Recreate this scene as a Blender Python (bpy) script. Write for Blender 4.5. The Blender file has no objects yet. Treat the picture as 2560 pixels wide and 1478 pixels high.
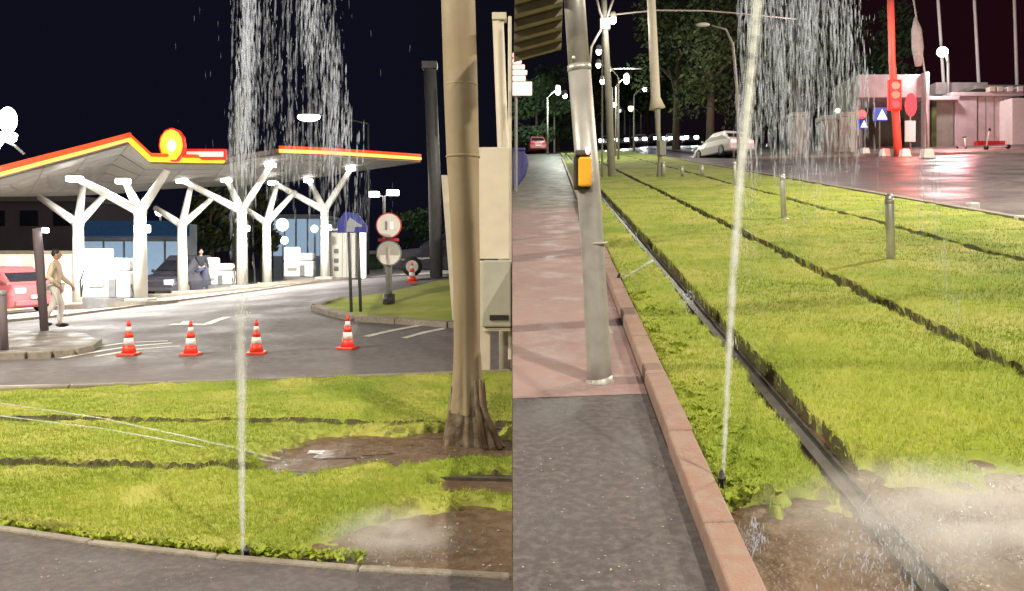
import bpy, bmesh, math, random
import numpy as np
from mathutils import Vector, Matrix
random.seed(7); rng = np.random.default_rng(7)
S = bpy.context.scene
COL = S.collection
R = math.radians
F, CX, HZ, EYE = 2050.0, 1280.0, 625.0, 1.6      # focal length / centre / horizon used when reading positions off the photo

# ------------------------------------------------------------------ camera
cam = bpy.data.cameras.new('camera'); camo = bpy.data.objects.new('camera', cam); COL.objects.link(camo)
cam.sensor_width = 36; cam.lens = 36*F/2560; cam.shift_y = -(739-HZ)/2560.0
cam.clip_start = .05; cam.clip_end = 3000
camo.location = (0, 0, EYE); camo.rotation_euler = (R(90), 0, 0)
S.camera = camo

# ------------------------------------------------------------------ night sky
W = bpy.data.worlds.new('World'); S.world = W; W.use_nodes = True
nt = W.node_tree; nt.nodes.clear()
wo = nt.nodes.new('ShaderNodeOutputWorld'); bg = nt.nodes.new('ShaderNodeBackground')
tc = nt.nodes.new('ShaderNodeTexCoord'); sx = nt.nodes.new('ShaderNodeSeparateXYZ')
mr = nt.nodes.new('ShaderNodeMapRange'); mr.inputs[1].default_value = -.15; mr.inputs[2].default_value = .5
rampw = nt.nodes.new('ShaderNodeValToRGB')
rampw.color_ramp.elements[0].color = (.0042, .0046, .0105, 1)
rampw.color_ramp.elements[1].color = (.012, .0024, .0044, 1)
e = rampw.color_ramp.elements.new(.5); e.color = (.0048, .0036, .0058, 1)
nt.links.new(tc.outputs['Generated'], sx.inputs[0]); nt.links.new(sx.outputs[0], mr.inputs[0])
nt.links.new(mr.outputs[0], rampw.inputs[0]); nt.links.new(rampw.outputs[0], bg.inputs[0])
bg.inputs[1].default_value = 1.0
nt.links.new(bg.outputs[0], wo.inputs[0])
sun = bpy.data.lights.new('dim_sun', 'SUN'); sun.energy = .12; sun.angle = R(12); sun.color = (.85, .88, 1)  # weak sun lamp added for dim overall light; there is no moon
suno = bpy.data.objects.new('dim_sun', sun); COL.objects.link(suno); suno.rotation_euler = (R(35), R(18), 0)
S.view_settings.view_transform = 'Standard'; S.view_settings.look = 'None'
S.view_settings.exposure = 0; S.view_settings.gamma = 1; S.view_settings.use_curve_mapping = False
S.render.engine = 'CYCLES'
S.cycles.max_bounces = 6; S.cycles.volume_bounces = 1; S.cycles.transparent_max_bounces = 16
S.cycles.sample_clamp_indirect = 4
try: S.cycles.use_denoising = True
except Exception: pass

# ------------------------------------------------------------------ ground functions
def smooth(t): t = min(1, max(0, t)); return t*t*(3-2*t)
def zL(X, Y): return .085*(min(0, max(-25, X))+10.5)*smooth((Y-14)/10)
SL, CR = (HZ-345)/F, .035
def zR(X, Y): return SL*max(Y, 0)+CR*X
def ray(x, y, d): return Vector(((x-CX)/F*d, d, EYE-(y-HZ)/F*d))
def gl(x, y):                                        # point of the lower (station) ground seen at a place in the photo
    a, b = 1.0, 150.0
    for _ in range(60):
        m = (a+b)/2; p = ray(x, y, m)
        if p.z > zL(p.x, p.y): a = m
        else: b = m
    return ray(x, y, a)
def gr(x, y):                                        # the same on the rising tramway street
    d = EYE*F/(y-(345-CR*(x-CX))); p = ray(x, y, d); p.z = zR(p.x, p.y); return p

# ------------------------------------------------------------------ materials
MATS = {}
def mat(name, c, rough=.6, metal=0, var=.15, scale=6, bump=0, bscale=40, emit=None, es=0, trans=0, alpha=1, c2=None, spec=.5, detail=4):
    if name in MATS: return MATS[name]
    m = bpy.data.materials.new(name); m.use_nodes = True; n = m.node_tree; b = n.nodes['Principled BSDF']
    b.inputs['Roughness'].default_value = rough; b.inputs['Metallic'].default_value = metal
    b.inputs['Specular IOR Level'].default_value = spec
    co = n.nodes.new('ShaderNodeTexCoord')
    ns = n.nodes.new('ShaderNodeTexNoise'); ns.inputs['Scale'].default_value = scale; ns.inputs['Detail'].default_value = detail
    n.links.new(co.outputs['Object'], ns.inputs['Vector'])
    rp = n.nodes.new('ShaderNodeValToRGB')
    lo = tuple(max(0, v*(1-var)) for v in c)+(1,); hi = tuple(min(1, v*(1+var)) for v in (c2 or c))+(1,)
    rp.color_ramp.elements[0].position = .3; rp.color_ramp.elements[1].position = .7
    rp.color_ramp.elements[0].color = lo; rp.color_ramp.elements[1].color = hi
    n.links.new(ns.outputs[0], rp.inputs[0]); n.links.new(rp.outputs[0], b.inputs['Base Color'])
    if bump:
        n2 = n.nodes.new('ShaderNodeTexNoise'); n2.inputs['Scale'].default_value = bscale; n2.inputs['Detail'].default_value = 5
        n.links.new(co.outputs['Object'], n2.inputs['Vector'])
        bp = n.nodes.new('ShaderNodeBump'); bp.inputs['Strength'].default_value = bump; bp.inputs['Distance'].default_value = .02
        n.links.new(n2.outputs[0], bp.inputs['Height']); n.links.new(bp.outputs[0], b.inputs['Normal'])
    if emit:
        b.inputs['Emission Color'].default_value = tuple(emit)+(1,); b.inputs['Emission Strength'].default_value = es
    if trans: b.inputs['Transmission Weight'].default_value = trans
    if alpha < 1: b.inputs['Alpha'].default_value = alpha
    MATS[name] = m; return m

def ground_mat(name, ca, cb, s1, cc, s2, rough=(.5, .9), bump=.5, bscale=60):
    m = bpy.data.materials.new(name); m.use_nodes = True; n = m.node_tree; b = n.nodes['Principled BSDF']
    co = n.nodes.new('ShaderNodeTexCoord')
    def noise(s, det=5):
        q = n.nodes.new('ShaderNodeTexNoise'); q.inputs['Scale'].default_value = s; q.inputs['Detail'].default_value = det
        n.links.new(co.outputs['Object'], q.inputs['Vector']); return q
    a = noise(s1); r1 = n.nodes.new('ShaderNodeValToRGB'); r1.color_ramp.elements[0].position = .35; r1.color_ramp.elements[1].position = .65
    r1.color_ramp.elements[0].color = ca+(1,); r1.color_ramp.elements[1].color = cb+(1,)
    n.links.new(a.outputs[0], r1.inputs[0])
    q = noise(s2, 8); r2 = n.nodes.new('ShaderNodeValToRGB'); r2.color_ramp.elements[0].position = .42; r2.color_ramp.elements[1].position = .68
    mx = n.nodes.new('ShaderNodeMixRGB'); mx.inputs[2].default_value = cc+(1,)
    n.links.new(q.outputs[0], r2.inputs[0]); n.links.new(r2.outputs[0], mx.inputs[0]); n.links.new(r1.outputs[0], mx.inputs[1])
    n.links.new(mx.outputs[0], b.inputs['Base Color'])
    w = noise(s1*2.3); mr = n.nodes.new('ShaderNodeMapRange'); mr.inputs[1].default_value = .35; mr.inputs[2].default_value = .65
    mr.inputs[3].default_value = rough[0]; mr.inputs[4].default_value = rough[1]
    n.links.new(w.outputs[0], mr.inputs[0]); n.links.new(mr.outputs[0], b.inputs['Roughness'])
    g = noise(bscale, 6); bp = n.nodes.new('ShaderNodeBump'); bp.inputs['Strength'].default_value = bump; bp.inputs['Distance'].default_value = .012
    n.links.new(g.outputs[0], bp.inputs['Height']); n.links.new(bp.outputs[0], b.inputs['Normal'])
    MATS[name] = m; return m

def M(n): return MATS[n]
ASPH = ground_mat('asphalt', (.068, .057, .06), (.098, .083, .086), .7, (.125, .11, .11), 26, (.4, .8), .6, 160)
ROADM = ground_mat('road_asphalt', (.105, .092, .094), (.14, .124, .124), .35, (.165, .148, .146), 7, (.55, .85), .35, 120)
STREETM = ground_mat('wet_street', (.07, .056, .062), (.11, .09, .095), .25, (.13, .105, .11), 5, (.3, .6), .25, 110)
PINK = ground_mat('pink_paving', (.25, .155, .15), (.31, .20, .19), 1.2, (.28, .21, .2), 14, (.4, .8), .35, 120)
GREYP = ground_mat('grey_paving', (.15, .135, .12), (.2, .18, .155), 1.1, (.23, .2, .18), 8, (.4, .8), .35, 120)
SOIL = ground_mat('wet_soil', (.085, .052, .03), (.135, .088, .055), 2.2, (.17, .12, .08), 16, (.22, .65), .9, 35)
CONC = ground_mat('forecourt_concrete', (.3, .285, .26), (.38, .36, .33), .5, (.33, .3, .28), 7, (.4, .8), .3, 90)
GRASSM = ground_mat('grass_mat', (.165, .24, .02), (.285, .325, .04), .5, (.35, .335, .08), 1.4, (.8, 1.0), .5, 75)
gn = GRASSM.node_tree; gb = gn.nodes['Principled BSDF']; src = gb.inputs['Base Color'].links[0].from_socket    # steep turf edges get a dark soil tone that paints in the slot shade
gg = gn.nodes.new('ShaderNodeNewGeometry'); gs = gn.nodes.new('ShaderNodeSeparateXYZ'); gn.links.new(gg.outputs['True Normal'], gs.inputs[0])
gm = gn.nodes.new('ShaderNodeMapRange'); gm.inputs[1].default_value = .3; gm.inputs[2].default_value = .66; gn.links.new(gs.outputs[2], gm.inputs[0])
gx = gn.nodes.new('ShaderNodeMixRGB'); gx.inputs[1].default_value = (.06, .052, .02, 1); gn.links.new(gm.outputs[0], gx.inputs[0]); gn.links.new(src, gx.inputs[2]); gn.links.new(gx.outputs[0], gb.inputs['Base Color'])
KERB = ground_mat('kerb_concrete', (.23, .2, .165), (.3, .27, .22), 2, (.2, .17, .14), 18, (.6, .9), .5, 90)
KERBP = ground_mat('red_kerb', (.235, .135, .105), (.29, .18, .14), 1.5, (.27, .2, .16), 14, (.5, .85), .5, 80)
BARK = ground_mat('pole_wood', (.25, .2, .125), (.31, .25, .155), 1.5, (.27, .2, .13), 5, (.6, .9), .3, 24)
FOOT = ground_mat('weathered_footing', (.075, .05, .028), (.15, .105, .06), 5, (.2, .16, .11), 9, (.6, .9), .9, 22)
mat('blade_green', (.185, .275, .024), .7, var=.25, scale=.7, c2=(.32, .365, .05), spec=.15)
mat('white_line', (.62, .6, .56), .6, var=.2, scale=8)
mat('rail_steel', (.11, .098, .085), .4, .35, var=.35, scale=9)
mat('groove_dark', (.03, .028, .022), .8)
mat('white_steel', (.72, .71, .66), .4, var=.05)
mat('white_panel', (.74, .73, .72), .4, var=.05)
mat('soffit', (.27, .26, .235), .6, var=.1, scale=1.5)
mat('roof_grey', (.22, .2, .19), .6)
mat('dark_grey', (.06, .06, .065), .5)
mat('mid_grey', (.2, .2, .205), .5)
mat('steel_grey', (.36, .35, .33), .45, .3, var=.12, scale=10, bump=.1)
mat('galv', (.5, .49, .46), .4, .5, var=.1)
mat('pale_pole', (.55, .5, .4), .5, var=.08)
mat('cream', (.6, .54, .44), .6, var=.06)
mat('cabinet_grey', (.36, .35, .3), .55, var=.06)
mat('black', (.012, .012, .012), .5)
mat('orange_red', (.78, .055, .03), .4, var=.12, scale=12)
mat('reflective_white', (.8, .76, .73), .4, var=.06)
mat('neon_orange', (.9, .3, .05), .5, emit=(1, .36, .07), es=2.6)
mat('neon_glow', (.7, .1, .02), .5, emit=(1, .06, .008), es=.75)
mat('neon_yellow', (.9, .6, .05), .5, emit=(1, .5, .02), es=1.25)
mat('neon_red', (.7, .02, .02), .5, emit=(1, .02, .012), es=1.2)
mat('neon_pink', (.9, .5, .45), .5, emit=(1, .45, .38), es=1.6)
mat('emblem_white', (.9, .85, .6), .5, emit=(1, .88, .45), es=1.7)
mat('lamp_white', (1, 1, 1), .4, emit=(1, .98, .93), es=14)
mat('lamp_yellow', (1, 1, .8), .4, emit=(.95, 1, .5), es=5)
mat('lamp_cool', (1, 1, 1), .4, emit=(.75, .9, 1), es=9)
mat('head_white', (1, 1, 1), .4, emit=(.88, .9, 1), es=14)
mat('red_lens', (.8, .03, .03), .3, emit=(1, .05, .07), es=1.7)
mat('signal_glow', (.8, .1, .06), .3, emit=(1, .09, .06), es=2.2)
mat('tail_red', (.7, .03, .03), .3, emit=(1, .4, .36), es=2.6)
mat('blue_sign', (.035, .045, .3), .35, var=.05)
mat('blue_lit', (.04, .06, .4), .35, emit=(.03, .05, .5), es=.5)
mat('sign_white', (.72, .68, .66), .35, var=.04)
mat('sign_red', (.5, .03, .03), .4)
mat('yellow_box', (.85, .42, .03), .35, var=.05)
mat('glass_dark', (.02, .022, .03), .08, spec=.8)
mat('tyre', (.015, .015, .015), .7)
mat('rim', (.5, .5, .5), .35, .7)
mat('car_white', (.7, .66, .64), .25, var=.02)
mat('car_dark', (.05, .05, .065), .2, var=.05)
mat('car_red', (.45, .12, .13), .25, var=.03)
mat('car_silver', (.4, .4, .4), .25, .4, var=.03)
mat('skin', (.5, .3, .22), .55, var=.05)
mat('hair', (.02, .015, .012), .6)
mat('cloth_cream', (.66, .55, .42), .8, var=.1)
mat('cloth_white', (.74, .7, .67), .8, var=.06)
mat('cloth_black', (.02, .022, .028), .8)
mat('cloth_blue', (.05, .06, .12), .8)
mat('shoe', (.02, .018, .016), .5)
mat('wall_plum', (.13, .10, .115), .7, var=.08, scale=1)
mat('wall_blue', (.3, .335, .38), .6, var=.08, scale=1)
mat('shop_glass', (.08, .14, .22), .12, emit=(.30, .42, .54), es=.85)
mat('shop_glass_deep', (.02, .05, .10), .12, emit=(.012, .035, .08), es=.6)
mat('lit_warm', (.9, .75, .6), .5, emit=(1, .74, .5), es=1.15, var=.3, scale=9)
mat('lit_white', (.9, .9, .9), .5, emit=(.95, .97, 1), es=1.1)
mat('cyan_glow', (.7, .85, .95), .5, emit=(.5, .74, .92), es=.8)
mat('lit_pink', (.9, .6, .6), .5, emit=(1, .6, .56), es=.95)
mat('trunk_bark', (.09, .065, .045), .85, var=.3, scale=10, bump=.5)
mat('leaf_dark', (.022, .04, .014), .7, var=.5, scale=2, c2=(.06, .08, .02))
mat('leaf_green', (.045, .085, .04), .7, var=.5, scale=2, c2=(.07, .12, .05))
mat('conc_wall', (.5, .42, .42), .75, var=.12, scale=2, bump=.2, bscale=20)
mat('conc_dark', (.25, .24, .2), .75, var=.15, scale=2, bump=.2, bscale=20)
mat('slat_wood', (.21, .18, .13), .65, var=.2, scale=9)
mat('roof_dark', (.05, .037, .02), .8, var=.2)
mat('bin_blue', (.04, .04, .19), .4, var=.1)
mat('wire_pale', (.4, .36, .34), .5)
mat('red_light_tint', (.62, .13, .10), .45, var=.06)  # pole colour that carries the red light falling on it
mat('flag_white', (.6, .6, .6), .7)

def water_mat(name, alpha, col=(.8, .82, .85)):
    m = bpy.data.materials.new(name); m.use_nodes = True; n = m.node_tree; b = n.nodes['Principled BSDF']
    b.inputs['Base Color'].default_value = col+(1,); b.inputs['Roughness'].default_value = .25
    b.inputs['Alpha'].default_value = alpha; b.inputs['Subsurface Weight'].default_value = 0
    tl = n.nodes.new('ShaderNodeBsdfTranslucent'); tl.inputs[0].default_value = col+(1,)
    tr = n.nodes.new('ShaderNodeBsdfTransparent')
    co = n.nodes.new('ShaderNodeTexCoord'); ns = n.nodes.new('ShaderNodeTexNoise'); ns.inputs['Scale'].default_value = 14
    n.links.new(co.outputs['Object'], ns.inputs['Vector'])
    mrr = n.nodes.new('ShaderNodeMapRange'); mrr.inputs[1].default_value = .3; mrr.inputs[2].default_value = .7
    mrr.inputs[3].default_value = alpha*.2; mrr.inputs[4].default_value = min(1, alpha*1.8)
    n.links.new(ns.outputs[0], mrr.inputs[0])
    b.inputs['Alpha'].default_value = 1
    m1 = n.nodes.new('ShaderNodeMixShader'); m1.inputs[0].default_value = .5
    n.links.new(b.outputs[0], m1.inputs[1]); n.links.new(tl.outputs[0], m1.inputs[2])
    m2 = n.nodes.new('ShaderNodeMixShader'); n.links.new(mrr.outputs[0], m2.inputs[0])
    n.links.new(tr.outputs[0], m2.inputs[1]); n.links.new(m1.outputs[0], m2.inputs[2])
    n.links.new(m2.outputs[0], n.nodes['Material Output'].inputs[0])
    MATS[name] = m; return m
water_mat('water_jet', .55, (.8, .82, .76)); water_mat('water_drop', .27, (.66, .72, .86)); water_mat('water_fine', .085, (.66, .72, .86)); water_mat('water_thin', .13, (.75, .8, .85)); water_mat('water_arc', .4, (.75, .8, .8))

# ------------------------------------------------------------------ mesh builder
class MB:
    def __init__(s): s.v = []; s.f = []
    def add(s, vs, fs):
        o = len(s.v); s.v += [tuple(p) for p in vs]; s.f += [tuple(i+o for i in f) for f in fs]; return s
    def box(s, lo, hi, rot=None, about=None):
        x0, y0, z0 = lo; x1, y1, z1 = hi
        vs = [Vector(p) for p in ((x0,y0,z0),(x1,y0,z0),(x1,y1,z0),(x0,y1,z0),(x0,y0,z1),(x1,y0,z1),(x1,y1,z1),(x0,y1,z1))]
        if rot is not None:
            ab = Vector(about) if about is not None else (Vector(lo)+Vector(hi))/2
            vs = [ab+rot@(v-ab) for v in vs]
        return s.add(vs, [(0,3,2,1),(4,5,6,7),(0,1,5,4),(1,2,6,5),(2,3,7,6),(3,0,4,7)])
    def bbox(s, c, size, rz=0):
        c = Vector(c); h = Vector(size)/2
        return s.box(c-h, c+h, Matrix.Rotation(rz, 3, 'Z'), c)
    def rbox(s, lo, hi, b):                       # box with bevelled edges
        bm = bmesh.new(); bmesh.ops.create_cube(bm, size=1)
        c = [(lo[i]+hi[i])/2 for i in range(3)]; d = [hi[i]-lo[i] for i in range(3)]
        for v in bm.verts: v.co = Vector([c[i]+v.co[i]*d[i] for i in range(3)])
        bmesh.ops.bevel(bm, geom=bm.edges[:], offset=b, segments=2, affect='EDGES', profile=.5)
        bm.verts.index_update()
        s.add([v.co for v in bm.verts], [[v.index for v in f.verts] for f in bm.faces]); bm.free(); return s
    def tube(s, pts, rad, n=10, cap=True):
        pts = [Vector(p) for p in pts]
        if not hasattr(rad, '__len__'): rad = [rad]*len(pts)
        o = len(s.v); k = len(pts); w0 = (pts[-1]-pts[0]).normalized(); up = Vector((0, 0, 1)) if abs(w0.z) < .7 else Vector((0, 1, 0))
        for i, p in enumerate(pts):
            t = (pts[min(i+1, k-1)]-pts[max(i-1, 0)]).normalized()
            a = t.cross(up)
            if a.length < 1e-3: a = t.orthogonal()
            a.normalize(); b = t.cross(a)
            for j in range(n):
                w = 2*math.pi*j/n; s.v.append(tuple(p+(a*math.cos(w)+b*math.sin(w))*rad[i]))
        for i in range(k-1):
            for j in range(n):
                s.f.append((o+i*n+j, o+i*n+(j+1)%n, o+(i+1)*n+(j+1)%n, o+(i+1)*n+j))
        if cap: s.f.append(tuple(o+j for j in reversed(range(n)))); s.f.append(tuple(o+(k-1)*n+j for j in range(n)))
        return s
    def lathe(s, c, prof, n=20):
        return s.tube([Vector(c)+Vector((0, 0, z)) for r, z in prof], [max(r, 1e-4) for r, z in prof], n)
    def ell(s, c, r, n=12, m=8):
        c = Vector(c); o = len(s.v)
        if not hasattr(r, '__len__'): r = (r, r, r)
        for i in range(m+1):
            ph = math.pi*i/m
            for j in range(n):
                th = 2*math.pi*j/n
                s.v.append((c.x+r[0]*math.sin(ph)*math.cos(th), c.y+r[1]*math.sin(ph)*math.sin(th), c.z+r[2]*math.cos(ph)))
        for i in range(m):
            for j in range(n): s.f.append((o+i*n+j, o+(i+1)*n+j, o+(i+1)*n+(j+1)%n, o+i*n+(j+1)%n))
        return s
    def disc(s, c, r, th, n=28, rz=0):            # upright disc facing -Y (turned by rz)
        m = Matrix.Rotation(rz, 3, 'Z'); c = Vector(c); rr = r if hasattr(r, '__len__') else (r, r)
        a = [c+m@Vector((rr[0]*math.cos(2*math.pi*j/n), -th/2, rr[1]*math.sin(2*math.pi*j/n))) for j in range(n)]
        b = [c+m@Vector((rr[0]*math.cos(2*math.pi*j/n), th/2, rr[1]*math.sin(2*math.pi*j/n))) for j in range(n)]
        return s.add(a+b, [tuple(range(n)), tuple(reversed(range(n, 2*n)))]+[(j, j+n, (j+1)%n+n, (j+1)%n) for j in range(n)])
    def prism(s, poly, h0, h1):                   # horizontal polygon extruded in z (per-vertex z allowed)
        n = len(poly); lo = [(p[0], p[1], (p[2] if len(p) > 2 else 0)+h0) for p in poly]; hi = [(p[0], p[1], (p[2] if len(p) > 2 else 0)+h1) for p in poly]
        return s.add(lo+hi, [tuple(reversed(range(n))), tuple(range(n, 2*n))]+[(j, (j+1)%n, (j+1)%n+n, j+n) for j in range(n)])
    def plate(s, poly, y0, y1):                   # polygon in XZ extruded along Y
        n = len(poly); a = [(p[0], y0, p[1]) for p in poly]; b = [(p[0], y1, p[1]) for p in poly]
        return s.add(a+b, [tuple(range(n)), tuple(reversed(range(n, 2*n)))]+[((j+1)%n, j, j+n, (j+1)%n+n) for j in range(n)])
    def build(s, name, m, parent=None, smooth=False, org=None):
        me = bpy.data.meshes.new(name)
        if org is None:
            q = parent; org = Vector((0, 0, 0))
            while q is not None: org = org+q.location; q = q.parent
        me.from_pydata([(x-org.x, y-org.y, z-org.z) for x, y, z in s.v], [], s.f); me.update()
        bm = bmesh.new(); bm.from_mesh(me); bmesh.ops.recalc_face_normals(bm, faces=bm.faces[:]); bm.to_mesh(me); bm.free()
        if smooth: me.polygons.foreach_set('use_smooth', [True]*len(me.polygons))
        me.materials.append(M(m) if isinstance(m, str) else m)
        o = bpy.data.objects.new(name, me); COL.objects.link(o)
        if parent is not None: o.parent = parent
        return o
def fast_mesh(name, V, Fc, m, parent=None, smooth=False):
    me = bpy.data.meshes.new(name); V = np.asarray(V, np.float32); Fc = np.asarray(Fc, np.int32)
    me.vertices.add(len(V)); me.vertices.foreach_set('co', V.ravel())
    k = Fc.shape[1]; me.loops.add(Fc.size); me.loops.foreach_set('vertex_index', Fc.ravel())
    me.polygons.add(len(Fc)); me.polygons.foreach_set('loop_start', np.arange(0, Fc.size, k, dtype=np.int32))
    me.polygons.foreach_set('loop_total', np.full(len(Fc), k, np.int32)) if False else None
    me.update(calc_edges=True); me.validate()
    if smooth: me.polygons.foreach_set('use_smooth', [True]*len(me.polygons))
    me.materials.append(M(m) if isinstance(m, str) else m)
    o = bpy.data.objects.new(name, me); COL.objects.link(o)
    if parent is not None: o.parent = parent
    return o
def tag(o, label=None, cat=None, group=None, kind=None):
    if label: o['label'] = label
    if cat: o['category'] = cat
    if group: o['group'] = group
    if kind: o['kind'] = kind
    return o
def thing(name, label, cat, loc=(0, 0, 0), group=None, rz=0):
    o = bpy.data.objects.new(name, None); COL.objects.link(o); o.location = loc; o.rotation_euler = (0, 0, rz); o.empty_display_size = .2
    return tag(o, label, cat, group)
def children(o): return [c for c in bpy.data.objects if c.parent == o]
def dup(root, loc, label=None, rz=None, scale=None):
    def rec(o, par):
        c = o.copy(); COL.objects.link(c)
        if par is not None: c.parent = par
        for ch in children(o): rec(ch, c)
        return c
    r = rec(root, None); r.location = loc
    if rz is not None: r.rotation_euler = (0, 0, rz)
    if scale: r.scale = (scale,)*3
    if label: r['label'] = label
    return r
def lamp_light(name, loc, power, col=(1, .95, .85), size=.4, parent=None, kind='POINT', spot=None, aim=None):
    l = bpy.data.lights.new(name, kind); l.energy = power; l.color = col
    if kind == 'AREA': l.shape = 'DISK'; l.size = size
    else: l.shadow_soft_size = size
    if spot: l.spot_size = spot; l.spot_blend = .6
    o = bpy.data.objects.new(name, l); COL.objects.link(o)
    off = Vector((0, 0, 0)); q = parent
    while q is not None: off = off+q.location; q = q.parent
    o.location = Vector(loc)-off
    if parent is not None: o.parent = parent
    if aim is not None:
        o.rotation_euler = (Vector(aim)-Vector(loc)).to_track_quat('-Z', 'Y').to_euler()
    return o

# ------------------------------------------------------------------ SETTING: lower ground (left) and the rising street (right)
def sheet(name, xs, ys, zf, m, dz=0, smooth=True):
    xs = list(xs); ys = list(ys); V = [(x, y, zf(x, y)+dz) for y in ys for x in xs]; n = len(xs)
    Fc = [(j*n+i, j*n+i+1, (j+1)*n+i+1, (j+1)*n+i) for j in range(len(ys)-1) for i in range(n-1)]
    return fast_mesh(name, V, Fc, m, smooth=smooth)
def poly_sheet(name, edgeA, edgeB, zf, m, dz, n=60):    # a strip between two polylines (lists of (X,Y)), resampled
    def res(P):
        P = [Vector(p) for p in P]; L = [0]
        for a, b in zip(P, P[1:]): L.append(L[-1]+(b-a).length)
        out = []
        for i in range(n):
            t = L[-1]*i/(n-1); k = max(j for j in range(len(L)) if L[j] <= t+1e-9); k = min(k, len(P)-2)
            u = (t-L[k])/max(1e-9, L[k+1]-L[k]); out.append(P[k].lerp(P[k+1], u))
        return out
    A, B = res(edgeA), res(edgeB); K = 6; V = []
    for a, b in zip(A, B):
        for k in range(K): p = a.lerp(b, k/(K-1)); V.append((p.x, p.y, zf(p.x, p.y)+dz))
    Fc = [(i*K+k, i*K+k+1, (i+1)*K+k+1, (i+1)*K+k) for i in range(n-1) for k in range(K-1)]
    return fast_mesh(name, V, Fc, m, smooth=True)
xsL = [-900, -300, -120, -60, -40, -30]+list(np.arange(-25, .01, 1.0)); ysL = [-40, -10, 0, 4, 8, 12]+list(np.arange(13, 27, .5))+[30, 40, 60, 100, 300, 1200]
tag(sheet('road', xsL, ysL, zL, ROADM), kind='structure')
xsR = [0, .5, 1, 2, 4, 6, 8, 12, 20, 40, 90, 300, 900]; ysR = [-40, -10, 0]+list(np.arange(1, 60, 2))+[80, 120, 200, 400, 1200]
tag(sheet('tramway_soil', xsR, ysR, zR, SOIL, -.02), kind='structure')
mb = MB()
for a, b in zip(ysR[2:], ysR[3:]):
    mb.box((0.0, a, -.3), (.002, b, 0)); k = len(mb.v)
    for i in range(k-8, k):
        x, y, z = mb.v[i]
        if z == 0: mb.v[i] = (x, y, zR(0, y)-.021)
tag(mb.build('retaining_wall', 'conc_wall'), kind='structure')

def nearL(X): return 3.95-.1*X+.046*X*X
def farL(X): return 10.4+.23*X
def rail1L(X): return 5.66-.07*X
def rail2L(X): return 7.25-.05*X
# left pavement in the foreground
XP = list(np.arange(-14, .01, .25))
tag(poly_sheet('pavement', [(x, -6) for x in XP], [(x, nearL(x)-.05) for x in XP], lambda X, Y: 0, ASPH, .03, 80), kind='structure')
tag(poly_sheet('soil_verge', [(x, nearL(x)) for x in XP], [(x, farL(x)) for x in XP], lambda X, Y: 0, SOIL, .012, 80), kind='structure')

# kerbs, stone by stone
def kerb(name, pts, w, h, zf, m, stone='kerb_stone', gap=.006, dz=0):
    root = bpy.data.objects.new(name, None); COL.objects.link(root); root['kind'] = 'structure'
    for a, b in zip(pts, pts[1:]):
        a = Vector(a); b = Vector(b); t = (b-a).normalized(); nrm = Vector((-t.y, t.x)); a2 = a+t*gap; b2 = b-t*gap
        j = random.uniform(-.004, .004)
        q = [a2+nrm*j, b2+nrm*j, b2+nrm*(w+j), a2+nrm*(w+j)]
        bm = MB().prism([(p.x, p.y, zf(p.x, p.y)) for p in q], -.1+dz, h+dz+random.uniform(-.003, .003))
        o = bm.build(stone, m, root)
        md = o.modifiers.new('bevel', 'BEVEL'); md.width = .012; md.segments = 2
    return root
kerb('kerb', [(x, nearL(x)) for x in np.arange(-9, .01, .75)], -.055, .05, lambda X, Y: 0, KERB)
kerb('kerb', [(x, farL(x)) for x in np.arange(-12, .01, 1.0)], .13, .07, lambda X, Y: 0, KERB)

# ------------------------------------------------------------------ grass mats: dip under the soil at rails, bare patches and edges
def vnoise(X, Y, s, seed=0):
    r = np.random.default_rng(seed); G = r.random((64, 64)); x = np.asarray(X)*s; y = np.asarray(Y)*s
    xi = np.floor(x).astype(int); yi = np.floor(y).astype(int); fx = x-xi; fy = y-yi; fx = fx*fx*(3-2*fx); fy = fy*fy*(3-2*fy)
    g = lambda i, j: G[(i) % 64, (j) % 64]
    return (g(xi, yi)*(1-fx)+g(xi+1, yi)*fx)*(1-fy)+(g(xi, yi+1)*(1-fx)+g(xi+1, yi+1)*fx)*fy
def sm(a): a = np.clip(a, 0, 1); return a*a*(3-2*a)
def hL(X, Y):                                           # height of the grass above the soil, left verge
    n1 = vnoise(X, Y, 5, 1)-.5; n2 = vnoise(X, Y, 17, 2)-.5; nb = vnoise(X, Y, 2, 8)-.5
    dn = Y-(3.95-.1*X+.046*X*X); df = (10.4+.23*X)-Y
    h = .06+.03*n1+.02*n2+.03*nb
    cut = np.minimum(dn-.02+.05*n1, df-.02)/.10
    d1 = np.abs(Y-(5.66-.07*X)); d2 = np.abs(Y-(7.25-.05*X))
    seg = np.where(X < -1.95+.4*nb, 1, 0)
    cut = np.minimum(cut, np.where(seg > 0, (d1-.065+.04*n2)/.03, 1)); cut = np.minimum(cut, (d2-.05+.04*n2+.06*n1)/.03)
    m1 = np.hypot((X+.95)/.95, (Y-6.5-.25*(X+.95))/.45)-1+.5*n1+.3*n2+.4*nb
    m2 = np.hypot((X-.05)/.5, (Y-5.5)/.22)-1+.5*n1+.3*n2
    m3 = np.hypot((X-.15)/.9, (Y-4.3)/.6)-1+.45*n1+.25*n2
    cut = np.minimum(cut, np.minimum(np.minimum(m1, m2), m3)/.55)
    return -.05+(h+.05)*sm(cut)
XL = np.concatenate([np.linspace(-12, -4.5, 90, endpoint=False), np.linspace(-4.5, 0, 190)])
T = np.linspace(0, 1, 260)
GX, GT = np.meshgrid(XL, T); GY = nearL(GX)+(farL(GX)-nearL(GX))*(GT**1.25)
GZ = hL(GX, GY)+.012; n = len(XL)
ii, jj = np.meshgrid(np.arange(n-1), np.arange(len(T)-1)); q = (jj*n+ii).ravel()
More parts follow.
